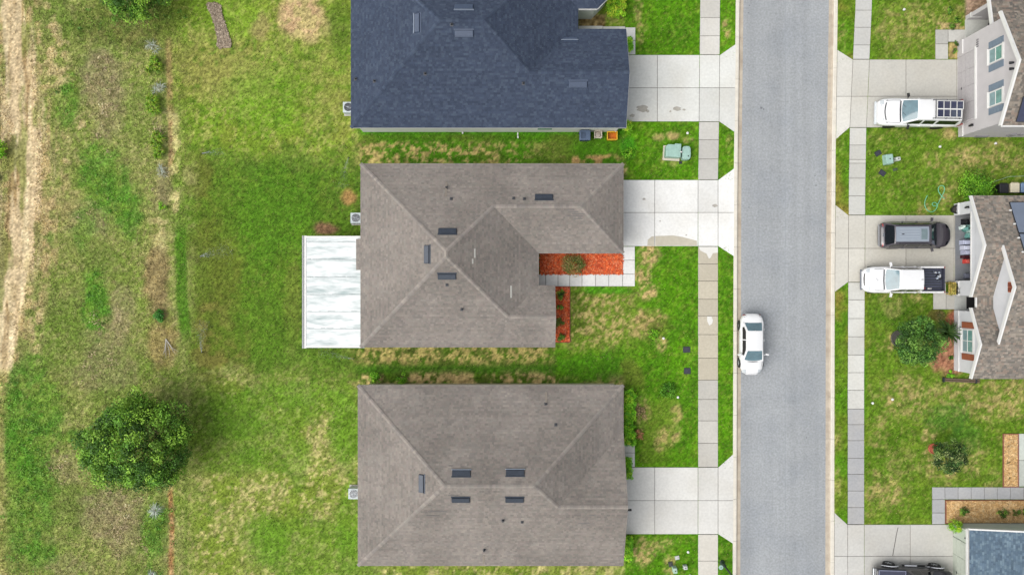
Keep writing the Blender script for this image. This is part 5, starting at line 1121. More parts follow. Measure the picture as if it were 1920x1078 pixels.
for px, py, R_, lab, s_ in ((1803, 956, .38, 'round shrub at the open end of the golden bed', 341), (1876, 957, .46, 'largest dark shrub in the golden bed', 342), (1900, 959, .4, 'loose shrub next to the largest one in the golden bed', 343), (1917, 957, .34, 'shrub at the frame end of the golden bed', 344)):
    shrub('bed_shrub', px, py, R_, .5, 14 if s_ != 343 else 8, 34, .09, GREEN_D, lab, s_, group='shrubs in the golden bed')
shrub('shrub', 1780, 980, .55, 1.2, 40, 44, .09, GREEN_Y, 'light green shrub at the pale green house corner', 345)
for px, py, s_ in ((1888, 836, 351), (1887, 866, 352), (1889, 894, 353)): shrub('plant_stub', px, py, .16, .14, 4, 16, .06, [C(70, 64, 40), C(90, 90, 50)], {351: 'dark plant stub at the top of the golden porch bed', 352: 'dark plant stub in the middle of the golden porch bed', 353: 'dark plant stub at the bottom of the golden porch bed'}[s_], s_, 'plant', 'dark stubs in the golden porch bed')
for px, py, s_, lab in ((1777, 22, 361, 'dark weed clump near the porch of the two-storey house'), (1792, 40, 362, 'bright weed clump next to the porch path'), (1782, 51, 363, 'low plant along the porch path edge')): shrub('weed', px, py, .35, .25, 10, 26, .09, GREEN_D, lab, s_, 'weed')
for px, py, s_, lab in ((1786, 97, 364, 'small plant in the corner bed by the garage door'), (1792, 84, 365, 'plant tuft between path and two-storey wall')): shrub('corner_plant', px, py, .26, .3, 8, 26, .08, GREEN_D, lab, s_, 'plant')
for px, py, s_, lab in ((706, 708, 371, 'bushy green weed against the lower house corner'), (752, 710, 372, 'small green weed under the lower house eave')): shrub('weed', px, py, .6, .5, 20, 30, .1, GREEN_B, lab, s_, 'weed')

# ------------------------------------------------------------------ vehicles
def smooth_interp(xs, st, i):
    return np.interp(xs, [s[0] for s in st], [s[i] for s in st])
class Car:
    """local x forward, y left, z up; body skin from stations (x, half width, bottom, top)"""
    def __init__(s, name, label, st, color, loc, rz, n=4.0, cat='car'):
        s.o = empty(name, (*loc, .135), rz, label, cat); s.n = n; s.st = st; s.c = color
        s.x0, s.x1 = st[0][0], st[-1][0]; xs = np.linspace(s.x0, s.x1, 200); k = np.ones(7) / 7
        s.tab = [np.convolve(np.pad(smooth_interp(xs, st, i), 3, mode='edge'), k, 'valid') for i in (1, 2, 3)]; s.xs = xs
    def prof(s, x): return tuple(float(np.interp(x, s.xs, t)) for t in s.tab)
    def ztop(s, x, y):
        w, zb, zt = s.prof(x); q = min(1, abs(y) / w); return (zt + zb) / 2 + (zt - zb) / 2 * (1 - q ** s.n) ** (1 / s.n)
    def body(s, m=28):
        mb = MB(); rings = []
        for x in np.linspace(s.x0, s.x1, 56):
            w, zb, zt = s.prof(x); ring = []
            for k in range(m):
                t = 2 * math.pi * k / m; cy, cz = math.cos(t), math.sin(t)
                ring.append((x, w * math.copysign(abs(cy) ** (2 / s.n), cy), (zt + zb) / 2 + (zt - zb) / 2 * math.copysign(abs(cz) ** (2 / s.n), cz)))
            rings.append(ring + [ring[0]])
        mb.grid(rings, flip=False); mb.poly(rings[0][:-1]); mb.poly(rings[-1][:-1][::-1])
        return s.part(mb, 'body', M_paint, smooth=True, color=s.c)
    def part(s, mb, name, m, parent=None, smooth=False, color=None, bevel=0): return mb.build(name, m, parent or s.o, smooth=smooth, color=color or s.c, bevel=bevel)
    def patch(s, name, xa, xb, ya, yb, m, off=.006, parent=None, color=None, nx=6, ny=6, smooth=True):
        """patch of the body skin seen from above; xa..xb may be functions of y"""
        fa = xa if callable(xa) else (lambda y: xa); fb = xb if callable(xb) else (lambda y: xb); mb = MB(); rows = []
        for j in range(ny + 1):
            y = ya + (yb - ya) * j / ny; rows.append([(fa(y) + (fb(y) - fa(y)) * i / nx, y, s.ztop(fa(y) + (fb(y) - fa(y)) * i / nx, y) + off) for i in range(nx + 1)])
        mb.grid(rows, flip=(yb > ya)); return s.part(mb, name, m, parent, smooth, color)
    def seam(s, pts, w=.012, name='panel_gap'):
        mb = MB()
        for (x0, y0), (x1, y1) in zip(pts[:-1], pts[1:]):
            d = Vector((x1 - x0, y1 - y0)).normalized(); nx, ny = -d.y * w, d.x * w
            mb.poly([(x0 + nx, y0 + ny, s.ztop(x0, y0 + ny) + .004), (x0 - nx, y0 - ny, s.ztop(x0, y0 - ny) + .004), (x1 - nx, y1 - ny, s.ztop(x1, y1 - ny) + .004), (x1 + nx, y1 + ny, s.ztop(x1, y1 + ny) + .004)])
        return s.part(mb, name, M_dark)
    def cabin_def(s, xr0, xr1, xf1, xf0, zb, zr, wb, wr, crown=.05): s.cb = (xr0, xr1, xf1, xf0, zb, zr, wb, wr, crown)
    def cab(s, x, v):       # v: -1..1 around the section
        xr0, xr1, xf1, xf0, zb, zr, wb, wr, cr = s.cb; g = 1.0
        if x < xr1: g = max(0, (x - xr0) / (xr1 - xr0))
        if x > xf1: g = max(0, (xf0 - x) / (xf0 - xf1))
        arch = 1 - ((x - (xr1 + xf1) / 2) / (xf0 - xr0) * 1.6) ** 2 * .35; zt = zb + (zr - zb) * g * (.93 + .07 * arch); wt = wb - (wb - wr) * g; sg = 1 if v >= 0 else -1; a = 1 - abs(v)
        nar = 1 - .05 * max(0, (x - xf1) / (xf0 - xf1)) ** 2 - .05 * max(0, (xr1 - x) / (xr1 - xr0)) ** 2
        if a < .42: t = a / .42; y = wb + (wt - wb) * t; z = zb - .06 + (zt - .07 * g - zb + .06) * t
        elif a < .52: t = (a - .42) / .1; y = wt - .07 * t * t; z = zt - .07 * g * (1 - t) ** 2
        else: t = (a - .52) / .48; y = (wt - .07) * (1 - t); z = zt + cr * g * (1 - (1 - t) ** 2)
        return (x, sg * y * nar, z)
    def cabin(s, color=None):
        xr0, xr1, xf1, xf0 = s.cb[:4]; xs = sorted(set(list(np.linspace(xr0, xf0, 40)) + [xr1, xf1])); vs_ = list(np.linspace(-1, 1, 49)); mb = MB()
        mb.grid([[s.cab(x, v) for v in vs_] for x in xs]); return s.part(mb, 'cabin', M_paint, smooth=True, color=color)
    def cpatch(s, name, xa, xb, va, vb, m, off=.008, parent=None, nx=8, nv=10, color=None, bow=0.0):
        """patch of the cabin skin, lifted off it; bow curves its ends"""
        mb = MB(); rows = []
        for i in range(nx + 1):
            row = []
            for j in range(nv + 1):
                v = va + (vb - va) * j / nv; vc = v * 2 if abs(v) < .5 else 1; x = xa + (xb - xa) * i / nx + bow * (i / nx if bow > 0 else (1 - i / nx)) * (1 - (v * 2) ** 2)
                p = s.cab(x, v); p2 = s.cab(x + .01, v); p3 = s.cab(x, v + (.01 if v < .98 else -.01)); nn = (Vector(p2) - Vector(p)).cross(Vector(p3) - Vector(p))
                nn = nn.normalized() if nn.length > 1e-9 else Vector((0, 0, 1))
                if nn.dot(Vector((p[0] - (s.cb[1] + s.cb[2]) / 2, p[1], p[2] - .6))) < 0: nn = -nn
                row.append(tuple(Vector(p) + nn * off))
            rows.append(row)
        mb.grid(rows); return s.part(mb, name, m, parent, True, color)
    def wheels(s, xf, xr, tr, r=.34, w=.22, rim=.22):
        for x in (xf, xr):
            for sg in (1, -1):
                e = empty('wheel', (x, sg * tr, r), parent=s.o)
                mb = MB(); mb.lathe([(r * .62, -w / 2), (r * .93, -w / 2), (r, -w / 2 + .04), (r, w / 2 - .04), (r * .93, w / 2), (r * .62, w / 2)], n=28, axis='y'); mb.build('tyre', M_rubber, e, smooth=False)
                mb = MB(); mb.lathe([(.05, -w / 2 + .02), (r * .63, -w / 2 + .03), (r * .63, w / 2 - .03), (.05, w / 2 - .02)], n=20, axis='y')
                for k in range(5): t = k * 1.2566; mb.tube((0, sg * (w / 2 - .01), 0), (math.cos(t) * r * .6, sg * (w / 2 - .015), math.sin(t) * r * .6), .035, .03, 6)
                mb.build('rim', M_rim, e)
                ab = MB(); ab.lathe([(r * 1.13, -.06), (r * 1.13, .012)], (x, 0, r), 28, axis='y'); a = ab.build('wheel_arch', M_black, s.o); w_, _, _ = s.prof(x); a.location = (0, sg * (w_ - .002) if sg > 0 else -(w_ - .002), 0)
                if sg < 0: a.scale = (1, -1, 1)
    def mirrors(s, x, y, z, color=None, L_=.26, m=None):
        for sg in (1, -1):
            mb = MB(); mb.box((x, sg * (y + .17), z), (.13, L_, .17), rz=-sg * .22, taper=.85); mb.tube((x + .03, sg * (y - .1), z - .04), (x + .01, sg * (y + .08), z - .02), .03, n=8)
            s.part(mb, 'mirror', m or M_paint, bevel=.03, color=color)
    def handles(s, xs, y, z, m=None, color=None):
        for x in xs:
            for sg in (1, -1): mb = MB(); mb.box((x, sg * y, z), (.18, .035, .035)); s.part(mb, 'door_handle', m or M_paint, color=color, bevel=.008)

WHITE = C(248, 249, 250)
# white saloon at the kerb, nose towards the bottom of the picture
c = Car('parked_car', 'white saloon car parked at the kerb on the street', [(-2.26, .34, .44, .76), (-2.2, .56, .34, .88), (-2.08, .70, .28, .95), (-1.85, .80, .22, 1.0), (-1.45, .875, .2, 1.02), (-.2, .88, .18, .97), (.75, .88, .18, .95), (1.4, .855, .2, .87), (1.75, .80, .22, .80), (2.0, .70, .25, .72), (2.15, .56, .29, .65), (2.25, .32, .36, .56)], WHITE, P(1407.5, 645, .55).xy, -math.pi / 2, 3.6)
c.body(); c.cabin_def(-1.72, -1.02, .35, 1.22, .92, 1.40, .80, .60, .045); c.cabin(); c.wheels(1.38, -1.38, .77, .33, .2)
c.cpatch('windscreen', .42, 1.08, -.46, .46, M_glass, bow=.10); c.cpatch('rear_window', -1.6, -1.04, -.45, .45, M_glass, bow=-.04)
for sg in (1, -1):
    for a, b_ in ((-.33, .78), (-1.3, -.40)):
        c.cpatch('side_window', a, b_, sg * .93, sg * .63, M_sideglass)
    c.patch('headlight', lambda y: 1.8 + .1 * (1 - abs(y)), lambda y: 2.1 + .2 * (.7 - abs(y)), sg * .44, sg * .70, M_headlamp); c.patch('tail_light', lambda y: -2.2 - .08 * (.7 - abs(y)), lambda y: -2.13 - .06 * (.7 - abs(y)), sg * .5, sg * .66, M_redlamp)
    c.seam([(1.12, sg * .72), (1.5, sg * .69), (1.9, sg * .60), (2.1, sg * .5)]); c.seam([(-1.66, sg * .62), (-2.02, sg * .62), (-2.08, sg * .45)])
c.seam([(2.1, .5), (2.17, .25), (2.18, 0), (2.17, -.25), (2.1, -.5)]); c.seam([(1.17, -.66), (1.24, -.3), (1.26, 0), (1.24, .3), (1.17, .66)], .035, 'cowl')
c.mirrors(.72, .84, 1.0, m=M_paint); c.handles((-.3, -1.1), .885, .74)
mb = MB(); mb.box((-2.2, 0, .7), (.04, .5, .12)); c.part(mb, 'number_plate', M_white); mb = MB(); mb.box((-1.0, 0, 1.44), (.16, .03, .05), taper=.6); c.part(mb, 'aerial', M_paint)

# white estate with solar panels on its roof rack, nose to the street
L2 = 3.0
c = Car('parked_car', 'white estate car with dark solar panels on its roof rack', [(-2.98, .80, .45, 1.0), (-2.9, .93, .4, 1.12), (-2.3, 1.0, .36, 1.18), (-.5, 1.01, .34, 1.18), (1.0, 1.01, .34, 1.17), (2.0, 1.0, .36, 1.12), (2.6, .96, .4, 1.04), (2.86, .87, .42, .94), (2.98, .7, .46, .84)], WHITE, P(1720, 212.5, .85).xy, math.pi - .02, 5.0)
c.body(); c.cabin_def(-2.9, -2.62, .52, 1.42, 1.12, 1.86, .93, .74, .05); c.cabin(); c.wheels(1.92, -1.62, .86, .38, .26)
c.cpatch('windscreen', .58, 1.3, -.47, .47, M_glass, bow=.08); c.cpatch('rear_window', -2.84, -2.66, -.42, .42, M_sideglass)
for sg in (1, -1):
    for a, b_ in ((.12, 1.0), (-.88, -.02), (-2.5, -1.05)): c.cpatch('side_window', a, b_, sg * .93, sg * .64, M_sideglass)
    c.patch('headlight', lambda y: 2.62, lambda y: 2.9 - .2 * max(0, abs(y) - .5), sg * .5, sg * .84, M_headlamp); mb = MB(); mb.box((-2.93, sg * .88, 1.05), (.12, .12, .6)); c.part(mb, 'tail_light', M_redlamp, bevel=.02)
    c.seam([(1.45, sg * .82), (2.0, sg * .82), (2.5, sg * .78)]); mb = MB(); mb.tube((-2.5, sg * .66, 1.98), (-.42, sg * .66, 1.98), .022); [mb.tube((q, sg * .66, 1.86), (q, sg * .66, 1.99), .02) for q in (-2.4, -1.4, -.5)]; c.part(mb, 'roof_rail', M_dark)
c.patch('bonnet_gap', lambda y: 2.52 - .25 * y * y, lambda y: 2.60 - .25 * y * y, -.84, .84, M_dark, .005); c.patch('grille', lambda y: 2.80 - .2 * y * y, lambda y: 2.92 - .2 * y * y, -.5, .5, M_chrome, .006)
c.patch('cowl', lambda y: 1.36 + .08 * (1 - y * y), lambda y: 1.46 + .08 * (1 - y * y), -.78, .78, M_dark, .012)
for q in (-2.32, -1.42, -.62): mb = MB(); mb.tube((q, -.7, 2.0), (q, .7, 2.0), .022); c.part(mb, 'cross_bar', M_dark)
k = 0
for j, yy in enumerate((-.30, .30)):
    for i in range(4):
        xx = -.92 - .47 * i
        if j == 1 and i == 3: ln = .30
        else: ln = .43
        mb = MB(); mb.box((xx + (.43 - ln) / 2, yy, 2.045), (ln, .54, .035)); p = c.part(mb, 'solar_panel', M_pv)
        fb = MB()
        for sx in (-ln / 2 - .008, ln / 2 + .008): fb.box((xx + (.43 - ln) / 2 + sx, yy, 2.047), (.04, .60, .042))
        for sy in (-.28, .28): fb.box((xx + (.43 - ln) / 2, yy + sy, 2.046), (ln - .02, .04, .042))
        c.part(fb, 'panel_frame', M_white, p)
c.mirrors(.98, 1.0, 1.28, L_=.3, m=M_black); c.handles((.05, -.95), 1.012, .98)
mb = MB(); mb.box((3.0, 0, .5), (.14, 1.7, .2)); c.part(mb, 'bumper', M_obj, bevel=.05, color=C(215, 222, 226)); mb = MB(); mb.box((-3.02, 0, .52), (.14, 1.75, .2)); c.part(mb, 'bumper', M_obj, bevel=.05, color=C(190, 196, 200))
for k in range(2): mb = MB(); mb.tube((1.36, .1 - .6 * k, 1.24), (1.0, .55 - .6 * k, 1.42), .012); c.part(mb, 'wiper', M_black)

# dark people carrier, nose to the garage
DKC = C(74, 70, 78)
c = Car('parked_car', 'dark grey people carrier with silver roof in front of the open garage', [(-2.62, .74, .42, .92), (-2.55, .9, .34, 1.05), (-2.1, .97, .3, 1.1), (-.5, .985, .28, 1.08), (.9, .985, .28, 1.06), (1.7, .96, .3, 1.0), (2.2, .87, .32, .9), (2.48, .66, .36, .78), (2.62, .4, .42, .66)], DKC, P(1715, 441, .8).xy, .005, 4.2)
c.body(); c.cabin_def(-2.42, -2.0, .62, 1.42, 1.02, 1.70, .92, .72, .05); c.cabin(); c.wheels(1.6, -1.5, .85, .36, .23)
c.cpatch('windscreen', .70, 1.30, -.47, .47, mat_once('dark_screen', C(38, 52, 56), rough=.06, spec=.6, coat=.4), bow=.08); c.cpatch('rear_window', -2.36, -2.02, -.45, .45, M_sideglass, bow=-.05)
for sg in (1, -1):
    for a, b_ in ((.10, 1.05), (-1.0, .02), (-2.15, -1.1)): c.cpatch('side_window', a, b_, sg * .93, sg * .63, M_sideglass)
    c.patch('headlight', lambda y: 2.2 - .2 * (abs(y) - .5), lambda y: 2.42 - .5 * (abs(y) - .5), sg * .5, sg * .76, M_sideglass); c.patch('tail_light', -2.56, -2.48, sg * .62, sg * .84, M_redlamp)
    mb = MB(); mb.tube((-1.75, sg * .68, 1.80), (.35, sg * .68, 1.80), .02); [mb.tube((q, sg * .68, 1.68), (q, sg * .68, 1.80), .02) for q in (-1.7, -.7, .3)]; c.part(mb, 'roof_rail', M_black); c.seam([(1.5, sg * .66), (2.0, sg * .62), (2.35, sg * .5)])
RS = C(152, 162, 174)
c.cpatch('roof_panel', -1.95, .45, -.40, .40, M_paint, .014, color=RS, nx=12)
for v in (-.28, -.14, 0, .14, .28): c.cpatch('roof_rib', -1.7, -.25, v - .008, v + .008, M_paint, .028, color=C(190, 202, 212), nv=2)
c.cpatch('sunroof', -.12, .32, -.28, .28, mat_once('sunroof_glass', C(120, 138, 142), rough=.08, spec=.7, coat=.5), .024)
mb = MB(); mb.box((-1.45, 0, 1.81), (.2, .05, .06), taper=.5); c.part(mb, 'aerial', M_black); mb = MB(); mb.box((-2.6, 0, .62), (.14, 1.6, .16)); c.part(mb, 'bumper', M_obj, bevel=.05, color=C(150, 152, 156))
mb = MB(); mb.box((-2.5, 0, 1.09), (.05, .26, .03), rz=.5); mb.box((-2.5, 0, 1.092), (.05, .26, .03), rz=-.5); c.part(mb, 'badge', M_chrome)
c.mirrors(1.02, .95, 1.12, m=M_paint); c.handles((.0, -1.05), .99, .92, m=M_chrome)

# white pickup, nose to the street
c = Car('pickup_truck', 'white crew cab pickup with loaded dark bed beside the lawn', [(-2.9, .90, .45, .74), (-2.5, .95, .42, .76), (-1.15, .96, .40, .78), (-1.05, .98, .38, 1.10), (.6, .98, .36, 1.10), (1.2, .98, .36, 1.12), (2.1, .97, .38, 1.06), (2.55, .9, .4, .98), (2.8, .76, .42, .88), (2.92, .55, .46, .76)], WHITE, P(1690, 524.5, .8).xy, math.pi, 4.2, cat='pickup truck')
c.body(); c.cabin_def(-1.2, -1.02, .62, 1.45, 1.05, 1.80, .90, .72, .05); c.cabin(); c.wheels(1.9, -1.75, .84, .38, .25)
c.cpatch('windscreen', .70, 1.33, -.47, .47, M_glass, bow=.08); c.cpatch('rear_window', -1.18, -1.04, -.4, .4, M_sideglass)
for sg in (1, -1):
    for a, b_ in ((.12, 1.08), (-.85, .02)): c.cpatch('side_window', a, b_, sg * .93, sg * .64, M_sideglass)
    mb = MB(); pts = [(-2.92, sg * .985), (-1.2, sg * .985), (-1.2, sg * .84), (-2.92, sg * .84)]; pts = pts if sg < 0 else pts[::-1]; mb.prism(pts, .5, 1.12); c.part(mb, 'bed_side', M_paint, bevel=.05)
    mb = MB(); mb.box((-2.05, sg * .815, .95), (1.65, .03, .32)); c.part(mb, 'bed_liner_side', M_dark); mb = MB(); mb.box((-2.93, sg * .9, .95), (.06, .12, .4)); c.part(mb, 'tail_light', M_redlamp)
    c.patch('headlight', lambda y: 2.5 - .1 * (abs(y) - .5), lambda y: 2.78 - .4 * (abs(y) - .5), sg * .5, sg * .82, M_headlamp); c.seam([(1.5, sg * .8), (2.1, sg * .78), (2.6, sg * .62)])
mb = MB(); mb.box((-2.05, 0, .79), (1.68, 1.62, .03)); c.part(mb, 'bed_liner', mat_once('bed_liner', C(72, 76, 96), rough=.7, var=.2, scale=8)); mb = MB(); mb.box((-2.93, 0, .85), (.08, 1.66, .52)); c.part(mb, 'tailgate', M_obj, bevel=.02, color=C(60, 62, 78)); mb = MB(); mb.box((-1.24, 0, .9), (.06, 1.66, .42)); c.part(mb, 'bed_front', M_paint)
for k in range(7): mb = MB(); mb.box((-2.05, -.6 + .2 * k, .812), (1.6, .07, .02)); c.part(mb, 'bed_rib', M_dark)
c.patch('grille', lambda y: 2.78 - .1 * y * y, lambda y: 2.89 - .2 * y * y, -.46, .46, M_sideglass); c.patch('cowl', lambda y: 1.40 + .08 * (1 - y * y), lambda y: 1.48 + .08 * (1 - y * y), -.75, .75, M_dark, .012)
mb = MB()
for k, (a, b_) in enumerate(((2.0, -.02), (1.97, .06), (2.04, -.08), (1.93, 0))): mb.box((a, b_, c.ztop(a, b_) + .004), (.07, .035, .006), rz=.5 * k)
c.part(mb, 'bonnet_emblem', mat_once('emblem', C(178, 178, 182)))
c.mirrors(1.05, .96, 1.2, L_=.32, m=M_paint); mb = MB(); mb.box((-.9, 0, 1.85), (.2, .05, .06), taper=.5); c.part(mb, 'aerial', M_dark); c.handles((.05, -.85), .985, .95); mb = MB(); mb.box((2.9, 0, .52), (.14, 1.5, .18)); c.part(mb, 'bumper', M_obj, bevel=.05, color=C(120, 126, 136)); mb = MB(); mb.box((-3.0, 0, .56), (.14, 1.7, .14)); c.part(mb, 'bumper', M_chrome, bevel=.03)
# load in the pickup bed
tx, ty = c.o.location.x, c.o.location.y
rr_ = np.random.default_rng(5)
for k in range(14):
    lx, ly = tx + 2.35 + rr_.uniform(-.15, .45), ty + rr_.uniform(-.1, .68); mb = MB(); w_ = rr_.uniform(.07, .16); mb.box((0, 0, w_ * .4), (w_ * rr_.uniform(.8, 2), w_, w_ * .8), taper=.8)
    o = mb.build('loose_scrap', M_obj, bevel=.01, color=[C(180, 190, 205), C(40, 42, 50), C(90, 96, 110), C(210, 214, 220)][k % 4]); o.location = (lx, ly, .96); o.rotation_euler = (0, 0, rr_.uniform(0, 3)); T(o, ['light blue-grey scrap piece at the tailgate of the pickup bed', 'black scrap piece at the tailgate of the pickup bed', 'mid grey scrap piece at the tailgate of the pickup bed', 'whitish scrap piece at the tailgate of the pickup bed'][k % 4], 'scrap', 'scrap in the pickup bed')
for nm, lab, lx, ly, d, col in (('red_tool_bag', 'red and black tool bag in the corner of the pickup bed', 1.45, -.62, (.36, .2, .18), C(150, 60, 62)), ('work_cloth', 'white cloth bundle lying in the pickup bed', 1.98, -.66, (.32, .12, .08), C(226, 222, 222))):
    mb = MB(); mb.box((0, 0, d[2] / 2), d, taper=.75); mb.box((d[0] * .1, 0, d[2] + .01), (d[0] * .5, .04, .03)); o = T(mb.build(nm, M_obj, bevel=.03, color=col), lab, nm.split('_')[1]); o.location = (tx + lx, ty + ly, .96)

# black truck with flared wheels, cropped by the frame
BLK = C(46, 45, 52)
c = Car('pickup_truck', 'black truck with flared white-lipped wheel arches on the stained driveway', [(-2.8, .80, .5, 1.0), (-2.7, .86, .46, 1.08), (-1.2, .87, .44, 1.1), (.2, .88, .44, 1.12), (1.4, .88, .44, 1.14), (2.2, .86, .46, 1.1), (2.65, .78, .5, 1.02), (2.82, .6, .54, .9)], BLK, (P(1712, 0, .9).x, -21.55), -.035, 5.0, cat='truck')
c.body(); c.cabin_def(-.72, -.5, .75, 1.35, 1.08, 1.78, .84, .68, .04); c.cabin(); c.wheels(1.75, -1.65, .92, .42, .30)
c.cpatch('windscreen', .82, 1.26, -.45, .45, M_glass, bow=.06)
for sg in (1, -1):
    for a, b_ in ((-.4, .25), (.32, 1.0)): c.cpatch('side_window', a, b_, sg * .93, sg * .64, M_sideglass)
    for x in (1.75, -1.65):
        mb = MB(); pts = [(x + .62 * math.cos(t), sg * (.9 + .13 * math.sin(t) ** .5), .5 + .5 * math.sin(t)) for t in np.linspace(.05, math.pi - .05, 14)]; mb.path(pts, .035, 8); c.part(mb, 'fender_lip', mat_once('fender_lip', C(205, 208, 216)))
        mb = MB(); pts = [(x + .6 * math.cos(t), sg * .9, .52 + .48 * math.sin(t)) for t in np.linspace(0, math.pi, 12)]; pin = [(p[0], sg * .78, p[2]) for p in pts]; mb.grid([pts, pin], flip=sg > 0); c.part(mb, 'fender_flare', M_black)
    mb = MB(); mb.box((.1, sg * .98, .55), (1.7, .14, .05)); c.part(mb, 'side_step', M_black); mb = MB(); mb.box((-.1, sg * .99, .585), (.9, .1, .02)); c.part(mb, 'step_pad', mat_once('fender_lip', C(205, 208, 216)))
mb = MB(); mb.box((-1.75, 0, 1.14), (1.9, 1.5, .04)); c.part(mb, 'tonneau_cover', mat_once('tonneau', C(66, 68, 88), rough=.5))
fb = MB()
for sy in (-.77, .77): fb.box((-1.75, sy, 1.16), (1.98, .06, .05))
for sx in (-2.72, -.78): fb.box((sx, 0, 1.16), (.06, 1.48, .05))
c.part(fb, 'tonneau_frame', mat_once('tonneau_frame', C(130, 134, 156), rough=.4)); c.cpatch('roof_panel', -.4, .7, -.4, .4, M_paint, .012, color=C(168, 170, 184)); c.mirrors(1.0, .84, 1.2, m=M_black); mb = MB(); mb.box((-2.86, 0, .6), (.12, 1.5, .18)); c.part(mb, 'bumper', M_chrome, bevel=.03)

# ------------------------------------------------------------------ small things
def gz(px, py): x, y = G(px, py); return ground_at(x, y)
def bin_(px, py, label, body, lid, w=.62, d=.72, h=1.02, rz=0.0, group=None):
    o = empty('wheelie_bin', (*G(px, py), gz(px, py)), rz, label, 'bin', group); mb = MB(); mb.hexa([(-w * .4, -d * .4, .04), (w * .4, -d * .4, .04), (w * .4, d * .4, .04), (-w * .4, d * .4, .04), (-w / 2, -d / 2, h - .06), (w / 2, -d / 2, h - .06), (w / 2, d / 2, h - .06), (-w / 2, d / 2, h - .06)]); mb.build('bin_body', M_obj, o, bevel=.03, color=body)
    mb = MB(); mb.box((0, 0, h - .02), (w + .06, d + .06, .07), taper=.93); l = mb.build('lid', M_obj, o, bevel=.025, color=lid)
    for k in (-1, 1): mb = MB(); mb.lathe([(.12, -.03), (.12, .03)], (k * w * .42, d * .4, .12), 14, axis='y'); mb.build('wheel', M_rubber, o)
    mb = MB(); mb.tube((-w * .4, d / 2 + .05, h - .06), (w * .4, d / 2 + .05, h - .06), .02); mb.build('handle', M_obj, o, color=body); return o, l
o, l = bin_(1094, 259.5, 'slate-blue wheelie bin with a white label by the white wall', C(62, 78, 104), C(86, 104, 132), .78, .7)
for k in range(4): mb = MB(); mb.box((-.26 + .09 * k, 0, 1.025), (.03, .5, .02)); mb.build('lid_rib', M_obj, l, color=C(100, 118, 146))
mb = MB(); mb.box((.18, .02, 1.02), (.24, .34, .012)); mb.build('label_sheet', M_white, l); mb = MB()
for k in range(4): mb.box((.18, -.08 + .07 * k, 1.028), (.16, .02, .004))
mb.build('label_print', mat_once('label_print', C(120, 160, 190)), l)
# beige storage chair / box and orange crate
o = empty('garden_chair', (*G(1119.5, 256), gz(1119, 257)), 0, 'beige garden chair with a round cushion between bin and orange crate', 'chair')
mb = MB(); mb.box((0, 0, .40), (.5, .5, .05)); mb.build('seat', M_obj, o, bevel=.02, color=C(225, 215, 200)); mb = MB(); mb.lathe([(.2, 0), (.22, .03), (.18, .07), (.02, .085)], (0, .0, .43), 18); mb.build('cushion', M_obj, o, smooth=True, color=C(196, 184, 172))
mb = MB(); mb.box((0, .25, .66), (.52, .06, .5)); mb.build('backrest', M_obj, o, bevel=.02, color=C(215, 205, 190))
for sx in (-.22, .22):
    mb = MB(); mb.box((sx * 1.18, 0, .58), (.06, .5, .04)); mb.tube((sx * 1.18, -.2, .4), (sx * 1.18, -.2, .58), .02); mb.build('armrest', M_obj, o, color=C(225, 215, 200))
    for sy in (-.22, .22): mb = MB(); mb.tube((sx, sy, 0), (sx, sy, .4), .022); mb.build('leg', M_obj, o, color=C(215, 205, 190))
o = empty('storage_crate', (*G(1146, 257.5), gz(1146, 258)), 0, 'open orange plastic crate against the white wall', 'crate'); w, d, h = .68, .54, .45
for cx, cy, sx, sy in ((0, d / 2, w, .04), (0, -d / 2, w, .04), (w / 2, 0, .04, d - .04), (-w / 2, 0, .04, d - .04)): mb = MB(); mb.box((cx, cy, h / 2 + .02), (sx, sy, h)); mb.build('side', M_obj, o, color=C(240, 176, 20))
for cx, cy, sx, sy in ((0, d / 2 + .02, w + .1, .05), (0, -d / 2 - .02, w + .1, .05), (w / 2 + .02, 0, .05, d - .02), (-w / 2 - .02, 0, .05, d - .02)): mb = MB(); mb.box((cx, cy, h + .03), (sx, sy, .03)); mb.build('rim', M_obj, o, color=C(250, 200, 60))
mb = MB(); mb.box((0, 0, .1), (w - .05, d - .05, .03)); mb.build('floor', M_obj, o, color=C(226, 128, 30))
# transformer and pedestal
o = empty('transformer_box', (*G(1258, 286), .1), -.06, 'pale green transformer box on a concrete pad in the lawn', 'utility box')
mb = MB(); mb.box((0, -.1, .04), (1.25, 1.1, .12)); mb.build('pad', M_conc, o, color=C(222, 214, 196))
mb = MB(); mb.prism([(-.55, -.5), (.55, -.5), (.55, .5), (.1, .5), (.05, .42), (-.4, .42), (-.55, .3)], .1, .78); mb.build('cabinet', M_metalbox, o, bevel=.025)
for k in range(5): mb = MB(); mb.box((-.4 + .2 * k, .0, .785), (.03, .8, .02)); mb.build('lid_rib', M_metalbox, o)
mb = MB(); mb.tube((.5, -.1, .82), (.62, -.1, .82), .05); mb.build('lock', M_white, o)
o = empty('utility_pedestal', (*G(1283, 290), .1), 0, 'smaller pale green utility pedestal beside the transformer', 'utility box'); mb = MB(); mb.prism([(.32 * math.copysign(abs(math.cos(t)) ** .5, math.cos(t)), .5 * math.copysign(abs(math.sin(t)) ** .5, math.sin(t))) for t in np.linspace(0, 2 * math.pi, 21)[:-1]], 0, .62); mb.build('cabinet', M_metalbox, o, bevel=.04); mb = MB(); mb.box((0, -.03, .635), (.48, .8, .03)); mb.build('lid', M_metalbox, o, bevel=.02); mb = MB(); mb.box((.12, -.25, .655), (.08, .1, .02), rz=.4); mb.build('latch', M_dark, o); mb = MB(); mb.box((-.32, -.62, .03), (.2, .2, .06)); mb.build('cable_stub', M_dark, o)
